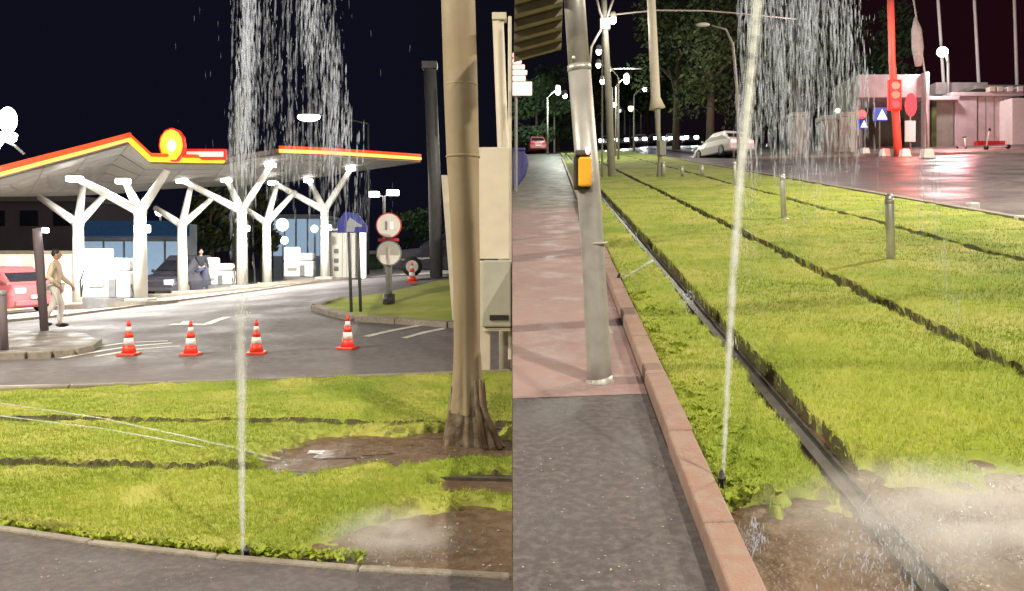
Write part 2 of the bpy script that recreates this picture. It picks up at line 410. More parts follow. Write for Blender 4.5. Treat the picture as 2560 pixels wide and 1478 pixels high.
tag(fast_mesh('grass', np.stack([GX.ravel(), GY.ravel(), GZ.ravel()], 1), np.stack([q, q+1, q+n+1, q+n], 1), GRASSM, smooth=True), kind='stuff')

RA, RB, RC = (1.32, .047), (2.9, .045), (5.15, .05)
EDG = (7.35, .045); KB = (.58, .05)
def hR(X, Y):
    n1 = vnoise(X, Y, 5, 3)-.5; n2 = vnoise(X, Y, 17, 4)-.5; nb = vnoise(X, Y, 1.7, 5)-.5
    h = .085+.03*n1+.02*n2+.03*nb
    cut = np.minimum((X-(KB[0]+.13+KB[1]*Y)+.06+.02*n2)/.08, (EDG[0]+EDG[1]*Y-X)/.1)
    for k, (a, b) in enumerate((RA, RB, RC)):
        w = (.072, .045, .022)[k]
        d = X-(a+b*Y)
        cut = np.minimum(cut, (np.abs(d)-w+(.05, .06, .05)[k]*n2+.03*n1)/.03)
    # bare wet soil near the camera
    m1 = (Y-3.2-.12*(X-1.1)+.22*n1+.15*n2+.2*nb)/.4
    m1 = np.where(X > 1.6, (Y-3.28-.17*(X-1.6)+.35*n1+.3*nb)/.7, m1)
    m1 = m1+.5*(vnoise(X, Y, 9, 11)-.5)
    cut = np.minimum(cut, m1)
    return -.06+(h+.06)*sm(cut)
U = np.concatenate([np.linspace(.66, 1.9, 90, endpoint=False), np.linspace(1.9, 3.3, 70, endpoint=False), np.linspace(3.3, 7.4, 90)])
Yg = 2.0*(75/2.0)**np.linspace(0, 1, 380)
GU, GY = np.meshgrid(U, Yg); GX = GU+.0475*GY
GZ = SL*GY+CR*GX+hR(GX, GY)-.02; n = len(U)
ii, jj = np.meshgrid(np.arange(n-1), np.arange(len(Yg)-1)); q = (jj*n+ii).ravel()
tag(fast_mesh('grass', np.stack([GX.ravel(), GY.ravel(), GZ.ravel()], 1), np.stack([q, q+1, q+n+1, q+n], 1), GRASSM, smooth=True), kind='stuff')

def blades(X, Y, Z, hmin, hmax, wid, m, name):
    n = len(X); a = rng.random(n)*2*math.pi; h = rng.uniform(hmin, hmax, n); w = rng.uniform(.6, 1.3, n)*wid
    lx = rng.normal(0, .45, n)*h; ly = rng.normal(0, .45, n)*h; dx = np.cos(a)*w; dy = np.sin(a)*w
    V = np.empty((n, 3, 3), np.float32)
    V[:, 0] = np.stack([X-dx, Y-dy, Z-.01], 1); V[:, 1] = np.stack([X+dx, Y+dy, Z-.01], 1); V[:, 2] = np.stack([X+lx, Y+ly, Z+h], 1)
    Fc = np.arange(3*n).reshape(n, 3)
    return tag(fast_mesh(name, V.reshape(-1, 3), Fc, m), kind='stuff')
N = 170000
d = 3.9+7.2*rng.random(N)**1.5; X = -d*.66*rng.random(N); k = (d > nearL(X)) & (d < farL(X)-.05); X, Y = X[k], d[k]
h = hL(X, Y); k = (h > .022) & (vnoise(X, Y, 3, 9) > .18*rng.random(len(X))); X, Y, h = X[k], Y[k], h[k]
blades(X, Y, h+.012, .010, .030, .0035, 'blade_green', 'grass_blades')
N = 210000
d = 2.6*(24/2.6)**rng.random(N); X = d*(.05+.62*rng.random(N)); k = (X > KB[0]+.13+KB[1]*d) & (X < EDG[0]+EDG[1]*d); X, Y = X[k], d[k]
h = hR(X, Y); k = h > .025; X, Y, h = X[k], Y[k], h[k]
blades(X, Y, SL*Y+CR*X+h-.02, .011, .033, .0035, 'blade_green', 'grass_blades')
# broad-leaved tufts along the kerbs
def tufts(P, zf, name, size=.05):
    V = []; Fc = []
    for (x, y) in P:
        z = zf(x, y)
        for _ in range(random.randint(5, 9)):
            a = random.uniform(0, 6.283); L = size*random.uniform(.6, 1.4); w = L*.28; el = random.uniform(.5, 1.25)
            dv = Vector((math.cos(a)*math.cos(el), math.sin(a)*math.cos(el), math.sin(el)))*L; sd = Vector((-math.sin(a), math.cos(a), 0))*w
            b = Vector((x, y, z)); o = len(V); V += [b, b+dv*.5+sd, b+dv+Vector((0, 0, -L*.15)), b+dv*.5-sd]; Fc.append((o, o+1, o+2, o+3))
    return tag(fast_mesh(name, [tuple(v) for v in V], Fc, 'blade_green'), kind='stuff')
P = [(x, nearL(x)+random.uniform(.03, .16)) for x in [random.uniform(-3, -.75) for _ in range(260)]]
tufts(P, lambda x, y: .03, 'kerb_weeds', .04)
P = []
for _ in range(420):
    y = random.uniform(3.4, 8); x = KB[0]+.15+KB[1]*y+abs(random.gauss(0, .12)); P.append((x, y))
tufts(P, lambda x, y: zR(x, y)+.04, 'kerb_weeds', .045)

# ------------------------------------------------------------------ rails
def rail(a, b, y0, y1, zf, label, swap=False):
    root = thing('tram_rail', label, 'rail', (0, 0, 0), 'tram rails in the grass')
    def strip(o0, o1, z0, z1, nm, m):
        g = MB(); ys = np.linspace(y0, y1, 24); pr = []
        for t in ys:
            for (o, z) in ((o0, z0), (o1, z0), (o1, z1), (o0, z1)):
                if swap: X, Y = t, a+b*t+o
                else: X, Y = a+b*t+o, t
                pr.append((X, Y, zf(X, Y)+z))
        fs = []
        for i in range(len(ys)-1):
            for k in range(4): fs.append((i*4+k, i*4+(k+1) % 4, (i+1)*4+(k+1) % 4, (i+1)*4+k))
        g.add(pr, fs); g.build(nm, m, root)
    strip(-.045, .01, -.05, .022, 'rail_head', 'rail_steel')
    strip(.012, .045, -.05, .003, 'groove', 'groove_dark')
    strip(.047, .06, -.05, .016, 'guard_lip', 'rail_steel')
    return root
rail(RA[0], RA[1], 1.0, 62, lambda X, Y: zR(X, Y)-.02, 'grey tram rail running past the water jet, nearest the pink kerb')
rail(RB[0], RB[1], 1.0, 62, lambda X, Y: zR(X, Y)-.02, 'tram rail in a dark slot down the middle of the grass, left of the posts')
rail(RC[0], RC[1], 1.0, 62, lambda X, Y: zR(X, Y)-.02, 'faint tram rail on the road side of the short posts')
rail(5.66, -.07, -12, 0, lambda X, Y: .012, 'tram rail crossing in front of the petrol station, on the pavement side', True)
rail(7.25, -.05, -12, 0, lambda X, Y: .012, 'tram rail crossing in front of the petrol station, on the station side', True)

# ------------------------------------------------------------------ right: pavement, kerb, road
kbp = lambda y: KB[0]+KB[1]*y
YS = list(np.arange(-2, 62, 1.0))
tag(poly_sheet('pavement', [(.004, y) for y in np.arange(-6, 5.5, .5)], [(kbp(max(y, -2))-.005, y) for y in np.arange(-6, 5.5, .5)], zR, ASPH, .01, 40), kind='structure')
tag(poly_sheet('red_pavement', [(.004, y) for y in np.arange(5.0, 18.3, .5)], [(kbp(y)-.005, y) for y in np.arange(5.0, 18.3, .5)], zR, PINK, .012, 50), kind='structure')
tag(poly_sheet('grey_pavement', [(.004, y) for y in np.arange(18, 140, 2)], [(kbp(y)-.005, y) for y in np.arange(18, 140, 2)], zR, GREYP, .012, 70), kind='structure')
kerb('kerb', [(kbp(y), y) for y in np.concatenate([np.arange(1.2, 26, .98), np.arange(26, 62, 3)])], -.125, .10, zR, KERBP)
edg = lambda y: EDG[0]+EDG[1]*y
kerb('kerb', [(edg(y), y) for y in np.arange(2, 62, 2.0)], -.15, .08, zR, KERB)
tag(poly_sheet('street', [(edg(y)+.15, y) for y in np.arange(-6, 64, 1)]+[(9.9, 66), (2.5, 76), (4, 160)], [(60+.045*y, y) for y in np.arange(-6, 64, 1)]+[(70, 66), (80, 80), (80, 160)], zR, STREETM, .012, 120), kind='structure')
tag(poly_sheet('far_pavement', [(12.5, 44), (16, 43), (22, 40.2), (28, 38.5), (60, 36)], [(14, 90), (18, 90), (24, 90), (40, 90), (90, 90)], zR, GREYP, .10, 40), kind='structure')
P = [(12.5, 44), (16, 43), (22, 40.2), (28, 38.5), (60, 36)]
pts = []
for a, b in zip(P, P[1:]):
    L = math.dist(a, b); k = int(L/1.5); pts += [(a[0]+(b[0]-a[0])*i/k, a[1]+(b[1]-a[1])*i/k) for i in range(k)]
kerb('kerb', pts, .2, .13, zR, KERB)

# ------------------------------------------------------------------ left: forecourt, islands, markings
A = [gl(-60, 812), gl(150, 792), gl(420, 757), gl(640, 728), gl(840, 700), gl(1000, 690), gl(1270, 683)]
B = [gl(-60, 700), gl(150, 690), gl(420, 676), gl(640, 672), gl(840, 668), gl(1000, 668), gl(1270, 668)]
tag(poly_sheet('forecourt', [(p.x, p.y) for p in A], [(p.x, p.y) for p in B], zL, CONC, .03, 80), kind='structure')
pts = []
AA = [(p.x, p.y) for p in A[:5]]
for a, b in zip(AA, AA[1:]):
    L = math.dist(a, b); k = max(1, int(L/1.2)); pts += [(a[0]+(b[0]-a[0])*i/k, a[1]+(b[1]-a[1])*i/k) for i in range(k)]
kerb('forecourt_kerb', pts, -.16, .06, zL, KERB)
# grass island with signs
g = [gl(800, 772), gl(900, 800), gl(1000, 806), gl(1130, 815), gl(1279, 822), gl(1279, 712), gl(1100, 706), gl(960, 738), gl(860, 752)]
isl = MB().prism([(p.x, p.y, p.z) for p in g], -.1, .06).build('traffic_island', GRASSM); isl['kind'] = 'structure'
kerb('kerb', [(p.x, p.y) for p in [gl(860, 752), gl(800, 772), gl(845, 787), gl(900, 800), gl(1000, 806), gl(1065, 810), gl(1130, 815), gl(1279, 822)]], -.22, .11, zL, KERB)
# kerbed pavement at the left edge
g = [gl(-200, 905), gl(0, 897), gl(130, 893), gl(215, 880), gl(240, 862), gl(215, 845), gl(120, 838), gl(-200, 838)]
tag(MB().prism([(p.x, p.y, 0) for p in g], -.05, .09).build('left_pavement', GREYP), kind='structure')
kerb('kerb', [(p.x, p.y) for p in [gl(-200, 905), gl(-90, 901), gl(0, 897), gl(70, 896), gl(130, 893), gl(180, 888), gl(215, 880), gl(240, 862)]], -.10, .10, lambda X, Y: 0, KERB)
def line_mark(name, px, w):
    pts = [gl(*p) for p in px]; V = []; Fc = []
    for i, p in enumerate(pts):
        t = (pts[min(i+1, len(pts)-1)]-pts[max(i-1, 0)]); t.z = 0; t.normalize(); nn = Vector((-t.y, t.x, 0))*w/2
        for s_ in (-1, 1): q = p+nn*s_; V.append((q.x, q.y, zL(q.x, q.y)+.006))
    for i in range(len(pts)-1): Fc.append((2*i, 2*i+1, 2*i+3, 2*i+2))
    return tag(fast_mesh(name, V, Fc, 'white_line'), kind='structure')
line_mark('road_marking', [(150, 897), (240, 880), (330, 866), (430, 858)], .12)
line_mark('road_marking', [(240, 892), (340, 874), (450, 866)], .10)
line_mark('road_marking', [(215, 872), (320, 857), (420, 853)], .10)
line_mark('road_marking', [(915, 842), (985, 826), (1060, 812), (1130, 806)], .16)
line_mark('road_marking', [(1010, 846), (1060, 832), (1110, 822)], .14)
line_mark('road_marking', [(-60, 967), (300, 960), (700, 951), (1130, 940)], .05)
line_mark('lane_arrow', [(425, 812), (470, 811), (520, 812)], .22)
line_mark('lane_arrow', [(515, 812), (540, 802), (568, 793)], .2)
line_mark('lane_arrow', [(460, 811), (470, 803)], .2)

# ------------------------------------------------------------------ fuel station canopy
def dF(x): return 20+.0155*x
front = [(-160, 498), (0, 452), (110, 421), (220, 391), (325, 361), (378, 410), (470, 412), (560, 413), (630, 398), (700, 387), (820, 391), (940, 398), (1052, 405)]
back = [(-160, 496), (0, 492), (70, 492), (140, 491), (210, 489), (300, 484), (400, 474), (520, 468), (620, 463), (700, 458), (790, 446), (900, 428), (1052, 407)]
FP = [ray(x, y, dF(x)) for x, y in front]; BP = [ray(x, y, dF(x)+8.5-(max(0, x-700)/352)*6) for x, y in back]
canopy = thing('station_canopy', 'folded petrol station roof edged with orange neon over the pumps', 'canopy', tuple(FP[4]))
top = MB(); NS = 6
for i in range(len(FP)-1):
    for k in range(NS):
        t0, t1 = k/NS+.006, (k+1)/NS-.006
        a, b, c, dd = FP[i].lerp(BP[i], t0), FP[i+1].lerp(BP[i+1], t0), FP[i+1].lerp(BP[i+1], t1), FP[i].lerp(BP[i], t1)
        e1 = (b-a)*.006; e2 = (c-dd)*.006
        P4 = [a+e1, b-e1, c-e2, dd+e2]; up = Vector((0, 0, .04))
        MB().add(P4+[p+up for p in P4], [(0, 1, 2, 3), (7, 6, 5, 4), (0, 4, 5, 1), (1, 5, 6, 2), (2, 6, 7, 3), (3, 7, 4, 0)]).build('soffit_panel', 'soffit', canopy)
    up0, up1 = Vector((0, 0, .06)), Vector((0, 0, .24))
    P8 = [FP[i]+up0, FP[i+1]+up0, BP[i+1]+up0, BP[i]+up0]; P9 = [p-up0+up1 for p in P8]
    top.add(P8+P9, [(0, 1, 2, 3), (7, 6, 5, 4), (0, 4, 5, 1), (1, 5, 6, 2), (2, 6, 7, 3), (3, 7, 4, 0)])
top.build('roof_deck', 'roof_grey', canopy)
def neon(i0, i1, m, r, dz=.14, nm='neon_tube'):
    pts = [FP[i]+Vector((0, -.06, dz)) for i in range(i0, i1+1)]
    return MB().tube(pts, r, 8).build(nm, m, canopy, True)
neon(0, 4, 'neon_orange', .05); neon(4, 7, 'neon_yellow', .085); neon(9, 12, 'neon_orange', .07)
# red backing strip that glows above the neon
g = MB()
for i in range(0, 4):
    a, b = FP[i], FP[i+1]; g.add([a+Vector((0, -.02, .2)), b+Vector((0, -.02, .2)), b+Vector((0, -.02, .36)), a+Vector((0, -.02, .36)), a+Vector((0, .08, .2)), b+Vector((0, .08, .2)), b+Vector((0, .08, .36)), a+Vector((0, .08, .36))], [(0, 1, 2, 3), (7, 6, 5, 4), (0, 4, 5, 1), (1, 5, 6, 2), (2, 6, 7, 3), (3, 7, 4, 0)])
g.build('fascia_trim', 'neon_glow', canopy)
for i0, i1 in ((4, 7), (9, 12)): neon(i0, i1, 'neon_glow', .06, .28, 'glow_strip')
# emblem and red light box standing on the canopy edge
dE = dF(430)-.15
c = ray(431, 363, dE); emb = thing('shell_emblem', 'glowing yellow scallop shell emblem standing on the canopy edge', 'emblem', tuple(c))
k = dE/F
def scallop(rx, rz_, nb=9):
    P = []
    for j in range(nb*4+1):
        a = R(-52)+R(284)*j/(nb*4); w = 1+.035*abs(math.sin(math.pi*j/4)); P.append((c.x+rx*w*math.cos(a), c.z+rz_*w*math.sin(a)))
    P += [(c.x-rx*.42, c.z-rz_*1.0), (c.x+rx*.42, c.z-rz_*1.0)]; return P
MB().plate(scallop(31*k, 41*k), c.y-.06, c.y+.12).build('backplate', 'neon_red', emb)
MB().plate(scallop(27*k, 37*k), c.y-.10, c.y-.062).build('face', 'neon_yellow', emb)
for j in range(-3, 4):
    a = R(90-j*21); p0 = c+Vector((0, -.11, -30*k)); p1 = c+Vector((25*k*math.cos(a), -.11, 33*k*math.sin(a)))
    MB().tube([p0, p1], [.012, .02], 6).build('rib', 'neon_orange', emb)
MB().disc(c+Vector((2*k, -.115, -2*k)), (11*k, 15*k), .02).build('lamp_centre', 'emblem_white', emb)
p = ray(513, 387, dE+1.2); k = (dE+1.2)/F
lb = thing('light_box', 'red light box with pale glowing lettering strip beside the shell emblem', 'sign', tuple(p))
MB().rbox((p.x-52*k, p.y-.08, p.z-13*k), (p.x+52*k, p.y+.12, p.z+14*k), .03).build('case', 'neon_red', lb)
MB().rbox((p.x-44*k, p.y-.11, p.z-6*k), (p.x+48*k, p.y-.082, p.z+7*k), .01).build('lit_strip', 'neon_pink', lb)

# branching columns
def column(base, node_y, arms, r, label, spot=False):
    b = gl(*base); o = thing('canopy_column', label, 'column', tuple(b), 'branching white columns under the canopy')
    nd = ray(base[0]-2, node_y, b.y); k = b.y/F
    MB().tube([b+Vector((0, 0, .02)), nd], [r, r*.82], 14).build('stem', 'white_steel', o, True)
    MB().rbox((b.x-r*1.7, b.y-r*1.7, b.z), (b.x+r*1.7, b.y+r*1.7, b.z+.22), .03).build('plinth', 'cabinet_grey', o)
    MB().ell(nd, (r*.95, r*.95, r*1.2)).build('joint', 'white_steel', o, True)
    for (ax, ay, dd, lit) in arms:
        q = ray(ax, ay, b.y+dd)
        MB().tube([nd, q], [r*.72, r*.5], 10).build('branch', 'white_steel', o, True)
        if lit:
            lp = q+Vector((0, -.12, -.02))
            h_ = MB().rbox((lp.x-.19, lp.y-.14, lp.z-.09), (lp.x+.2, lp.y+.14, lp.z+.07), .03).build('floodlight', 'lamp_white', o)
    if spot:
        s_ = ray(base[0]+3, node_y+45, b.y-r-.12)
        MB().rbox((s_.x-.2, s_.y-.1, s_.z-.08), (s_.x+.22, s_.y+.1, s_.z+.14), .03).build('spotlight', 'lamp_white', o)
    return o
column((197, 773), 560, [(98, 492, .3, 0), (208, 452, .8, 0), (262, 488, 1.6, 0)], .19, 'white branching column at the left end of the first pump island')
column((352, 764), 530, [(192, 446, -.6, 1), (312, 452, 1.6, 1), (418, 426, -.4, 0)], .2, 'white branching column with spotlight between first pump and dark car', True)
column((457, 741), 563, [(388, 520, .6, 0), (478, 462, .8, 0), (535, 492, 1.6, 0)], .2, 'white branching column between the dark car and the person at the pump')
column((606, 727), 528, [(458, 452, -.6, 1), (568, 450, 1.6, 1), (678, 412, -.4, 1)], .22, 'white branching column just right of the second pump', True)
column((668, 719), 558, [(612, 521, .6, 0), (692, 462, .8, 0), (738, 480, 1.6, 0)], .2, 'slim white branching column just left of the third pump')
column((813, 704), 526, [(684, 457, -.6, 1), (772, 451, 1.6, 1), (878, 421, -.4, 1)], .22, 'white branching column at the right end, by the grey kiosk', True)

# islands + dispensers
def dispenser(px, w, htop, label):
    b = gl(*px); k = b.y/F; W2 = w*k/2; H = (px[1]-htop)*k
    o = thing('fuel_pump', label, 'fuel pump', tuple(b), 'white fuel pumps under the canopy')
    pl = [(b.x+W2*1.15*math.cos(2*math.pi*j/20)*(1), b.y+.55*math.sin(2*math.pi*j/20), b.z) for j in range(20)]
    MB().prism(pl, .0, .30).build('plinth', 'mid_grey', o, False)
    MB().rbox((b.x-W2, b.y-.3, b.z+.30), (b.x+W2, b.y+.3, b.z+H*.62), .06).build('body', 'white_panel', o)
    MB().rbox((b.x-W2, b.y-.26, b.z+H*.62+.004), (b.x-W2*.05, b.y+.26, b.z+H), .05).build('price_panel', 'lit_white', o)
    MB().rbox((b.x+W2*.02, b.y-.24, b.z+H*.62+.004), (b.x+W2*.96, b.y+.24, b.z+H*.84), .09).build('hood', 'white_panel', o)
    MB().rbox((b.x+W2*.12, b.y-.35, b.z+.32), (b.x+W2*.42, b.y-.305, b.z+H*.5), .02).build('nozzle_bay', 'mid_grey', o)
    MB().rbox((b.x-W2*.7, b.y-.34, b.z+H*.36), (b.x-W2*.1, b.y-.305, b.z+H*.43), .01).build('display', 'cabinet_grey', o)
    for s_ in (-1, 1):
        x = b.x+s_*W2*1.02
        MB().tube([(x, b.y-.1, b.z+H*.7), (x+s_*.10, b.y-.2, b.z+H*.45), (x+s_*.06, b.y-.22, b.z+.35), (x, b.y-.25, b.z+H*.4)], .022, 7).build('hose', 'black', o, True)
    return o
dispenser((278, 770), 118, 622, 'first white fuel pump, the largest, left of the dark car')
dispenser((547, 730), 76, 645, 'second white fuel pump, with the dark-jacketed person at its left')
dispenser((750, 708), 74, 618, 'third white fuel pump, between the two rightmost columns')
def island(x0, y0, x1, y1, label):
    a, b = gl(x0, y0), gl(x1, y1); t = (b-a); t.z = 0; t.normalize(); nn = Vector((-t.y, t.x, 0))
    a = a-t*.5; b = b+t*.5; q = []
    for (c, s_) in ((a, 1), (b, -1)):
        base = math.atan2(nn.y, nn.x)
        for j in range(9):
            w = base+math.pi*j/8*(1)+(0 if s_ == 1 else math.pi); q.append((c.x+.75*math.cos(w), c.y+.75*math.sin(w), zL(c.x, c.y)))
    o = MB().prism(q, -.05, .15).build('pump_island', KERB); return tag(o, label, 'kerbed island', 'raised pump islands')
island(197, 773, 352, 764, 'raised concrete island under the first pump and the leftmost column')
island(457, 741, 606, 727, 'raised concrete island under the second pump and the person')
island(668, 719, 813, 704, 'raised concrete island under the third pump, beside the kiosk')

# station light: downlights under the canopy (the lit floodlights of the columns)
for (x, y, d_, pw) in ((120, 470, 21.8, 420), (285, 445, 24.0, 520), (500, 450, 28.2, 480), (640, 445, 30.5, 480), (770, 440, 33.2, 480)):
    p = ray(x, y, d_); lamp_light('canopy_downlight', p, pw*1.35, (1, .97, .9), .5, canopy, 'AREA', aim=(p.x, p.y, 0))

# shop building behind the pumps
def building(name, label, x0, x1, ytop, ybot, d_, depth, m, cat='building'):
    a, b = ray(x0, ybot, d_), ray(x1, ytop, d_)
    o = thing(name, label, cat, (a.x, a.y, a.z))
    MB().box((a.x, a.y, a.z-2.5), (b.x, a.y+depth, b.z)).build('wall', m, o); return o, a, b
sh, a, b = building('station_shop', 'low station shop with blue-lit glass front behind the dark car', 205, 470, 560, 722, 42, 1.2, 'wall_blue')
k = 42/F
MB().rbox((a.x-.1, a.y-.5, ray(0, 592, 42).z), (b.x+.1, a.y-.004, b.z+.15), .05).build('fascia', 'shop_glass_deep', sh)
for i in range(5):
    xa = a.x+.15+i*(b.x-a.x-.2)/5; xb = xa+(b.x-a.x-.2)/5-.12
    w = MB().rbox((xa-.05, a.y-.06, ray(0, 716, 42).z), (xb+.05, a.y-.004, ray(0, 600, 42).z), .02).build('window', 'mid_grey', sh)
    MB().box((xa, a.y-.085, ray(0, 712, 42).z), (xb, a.y-.062, ray(0, 604, 42).z)).build('pane', 'shop_glass', w)
MB().rbox((ray(236, 0, 41).x, 40.6, ray(0, 720, 41).z), (ray(350, 0, 41).x, 40.9, ray(0, 656, 41).z), .03).build('glowing_low_wall', 'cyan_glow', sh)  # pale low wall behind the first pump, its brightness put in as emission
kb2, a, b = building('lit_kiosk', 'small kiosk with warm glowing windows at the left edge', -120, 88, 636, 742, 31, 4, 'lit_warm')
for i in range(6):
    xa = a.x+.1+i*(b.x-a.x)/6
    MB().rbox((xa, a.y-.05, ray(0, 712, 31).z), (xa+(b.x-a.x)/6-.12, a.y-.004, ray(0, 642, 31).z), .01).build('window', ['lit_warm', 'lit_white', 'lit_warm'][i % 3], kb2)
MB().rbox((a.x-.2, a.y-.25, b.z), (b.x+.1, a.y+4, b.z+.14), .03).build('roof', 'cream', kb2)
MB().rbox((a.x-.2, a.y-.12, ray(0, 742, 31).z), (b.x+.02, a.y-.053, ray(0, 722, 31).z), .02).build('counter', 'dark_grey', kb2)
pw, a, b = building('plum_hall', 'dim plum-grey building far behind the left end of the canopy', -400, 200, 505, 690, 58, 10, 'wall_plum')
MB().rbox((a.x, a.y-.3, b.z), (b.x+.2, a.y+10, b.z+.4), .05).build('roof', 'roof_grey', pw)
for i in range(7):
    xa = a.x+1+i*2.35
    MB().rbox((xa, a.y-.06, b.z-1.7), (xa+1.3, a.y-.004, b.z-.6), .03).build('window', 'glass_dark', pw)
bb, a, b = building('blue_hall', 'hazy blue-lit hall seen between the fifth and sixth columns', 684, 800, 545, 690, 62, 8, 'wall_blue')
MB().rbox((a.x, a.y-.2, ray(0, 640, 62).z), (b.x, a.y-.004, ray(0, 548, 62).z), .05).build('window', 'shop_glass', bb)
for i in range(1, 4): MB().box((a.x+i*(b.x-a.x)/4-.06, a.y-.26, a.z), (a.x+i*(b.x-a.x)/4+.06, a.y-.203, b.z)).build('mullion', 'mid_grey', bb)
MB().rbox((a.x-.2, a.y-.5, b.z), (b.x+.2, a.y+8, b.z+.25), .05).build('roof', 'roof_grey', bb)
# grey kiosk at the right end
ks, a, b = building('grey_kiosk', 'pale grey kiosk with small dark vents right of the last column', 826, 888, 578, 706, 37.5, 2.2, 'cabinet_grey')
for i, yy in enumerate((628, 652, 672)):
    p = ray(841, yy, 37.5); MB().rbox((p.x-.1, a.y-.03, p.z-.1), (p.x+.1, a.y-.004, p.z+.1), .02).build('vent', 'dark_grey', ks)
for i in range(3):
    p = ray(856+i*11, 600, 37.5); MB().box((p.x-.015, a.y-.02, a.z), (p.x+.015, a.y-.003, b.z)).build('panel_joint', 'mid_grey', ks)
MB().rbox((a.x-.1, a.y-.2, b.z), (b.x+.1, a.y+2.2, b.z+.12), .03).build('roof', 'mid_grey', ks)
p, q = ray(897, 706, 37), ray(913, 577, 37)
tag(MB().rbox((p.x, p.y, p.z-.5), (q.x, p.y+.3, q.z), .03).build('white_pillar', 'lit_white'), 'white slab pillar brightened by its own glow behind the blue sign', 'pillar')  # the pillar is no lamp; emission stands in for light on it
bk, a, b = building('dark_block', 'low dark building beyond the round signs', 915, 1110, 636, 700, 70, 10, 'leaf_green')
MB().rbox((a.x, a.y-.3, b.z), (b.x, a.y+10, b.z+.3), .05).build('roof', 'cabinet_grey', bk)
MB().rbox((b.x-2.2, a.y-.08, b.z-1.5), (b.x-.6, a.y-.004, b.z-.5), .03).build('window', 'glass_dark', bk)

# bright lamps seen through the station
def wall_lamp(x, y, d_, r, m, label, down=True):
    p = ray(x, y, d_); o = thing('yard_lamp', label, 'lamp', (p.x, p.y, zL(p.x, p.y)), 'lamps behind the pumps')
    MB().tube([(p.x, p.y+.15, zL(p.x, p.y)-.5), (p.x, p.y+.15, p.z)], .06, 8).build('post', 'mid_grey', o)
    MB().ell(p, (r, r*.8, r)).build('globe', m, o, True); return o
wall_lamp(706, 562, 55, .42, 'lamp_cool', 'big blue-white globe lamp between the fifth and sixth columns')
wall_lamp(711, 601, 55, .26, 'lamp_cool', 'small blue-white lamp just below the big globe lamp')
wall_lamp(786, 572, 50, .22, 'lamp_cool', 'white lamp close to the left side of the last column')
wall_lamp(398, 530, 45, .22, 'lamp_white', 'white lamp beneath the canopy left of the third column')

# ------------------------------------------------------------------ street lamps, left
def lamp_post(base, top, head, label, name='street_lamp', r=.07, hs=(.35, .16, .09), m='lamp_white', pm='mid_grey', group=None, arm_dir=None):
    base, top, head = Vector(base), Vector(top), Vector(head)
    o = thing(name, label, 'street lamp', tuple(base), group)
    MB().tube([base-Vector((0, 0, .3)), top], [r*1.3, r*.7], 10).build('post', pm, o, True)
    MB().tube([top, top.lerp(head, .55)+Vector((0, 0, .15)), head+Vector((0, 0, .06))], r*.5, 8).build('arm', pm, o, True)
    MB().ell(head+Vector((0, 0, hs[2]*.6)), (hs[0]*1.1, hs[1]*1.1, hs[2])).build('housing', pm, o, True)
    MB().ell(head-Vector((0, 0, hs[2]*.35)), hs).build('lens', m, o, True)
    return o
h = ray(772, 289, 44); b_ = Vector((h.x+3.0, 45, zL(h.x+3, 45)))
lamp_post(b_, (b_.x, b_.y, h.z-.3), h, 'street lamp with bright white oval head above the canopy', hs=(.62, .3, .24), pm='dark_grey')
h = ray(20, 300, 21); bx = ray(-30, 300, 21).x
o = lamp_post((bx, 21, -.2), (bx, 21, h.z-1.3), h+Vector((0, 0, -.45)), 'dazzling white floodlight high at the left edge', 'floodlight_mast', hs=(.2, .2, .1), pm='lamp_white')
MB().ell(h, (.22, .18, .33), 18, 14).build('flood_lens', 'lamp_white', o, True)
MB().tube([ray(12, 352, 21), ray(38, 366, 21), ray(60, 385, 21)], .035, 7).build('bracket', 'galv', o)
for (hx, lab) in ((933, 'left'), (985, 'right')): pass
p = ray(962, 560, 48); o = thing('twin_street_lamp', 'twin-headed white street lamp rising behind the round signs', 'street lamp', (p.x, p.y, zL(p.x, p.y)))
MB().tube([(p.x, p.y, zL(p.x, p.y)-.3), ray(960, 490, 48)], .09, 8).build('post', 'galv', o)
for xx, yy, s_ in ((933, 486, -1), (982, 482, 1)):
    q = ray(xx, yy, 48); MB().tube([ray(960, 492, 48), q], .05, 7).build('arm', 'galv', o)
    MB().rbox((q.x-.35, q.y-.2, q.z-.16), (q.x+.35, q.y+.2, q.z+.16), .06).build('lamp_head', 'lamp_white', o)
# unseen street lamps, mostly added to brighten grass, pole and road
for (x, y, z, pw, lab) in ((5.2, -2.5, 8.6, 1450, 'tall street lamp at the roadside behind the viewer, right-hand one'), (-10.5, 5.5, 8.4, 2300, 'added tall street lamp out of view beyond the left edge'), (-2.5, -5.5, 8.6, 950, 'added tall street lamp unseen behind the viewer, middle one'), (13.5, 14, 11.5, 3600, 'added tall street lamp out of view beyond the right edge, nearer one'), (25, 29, 14.5, 2100, 'added tall street lamp out of view beyond the right edge, farther one')):
    o = lamp_post((x+1.6*(1 if x > 0 else -1), y, zR(x, y)-.2 if x > 0 else -.2), (x+1.6*(1 if x > 0 else -1), y, z), (x, y, z+.1), lab, group='street lamps behind the viewer')
    lamp_light('lamp_light', (x, y, z-.15), pw, (1, .9, .72), .35, o, 'AREA', aim=(x*.6, y+3, zR(x*.6, y) if x > 0 else 0))

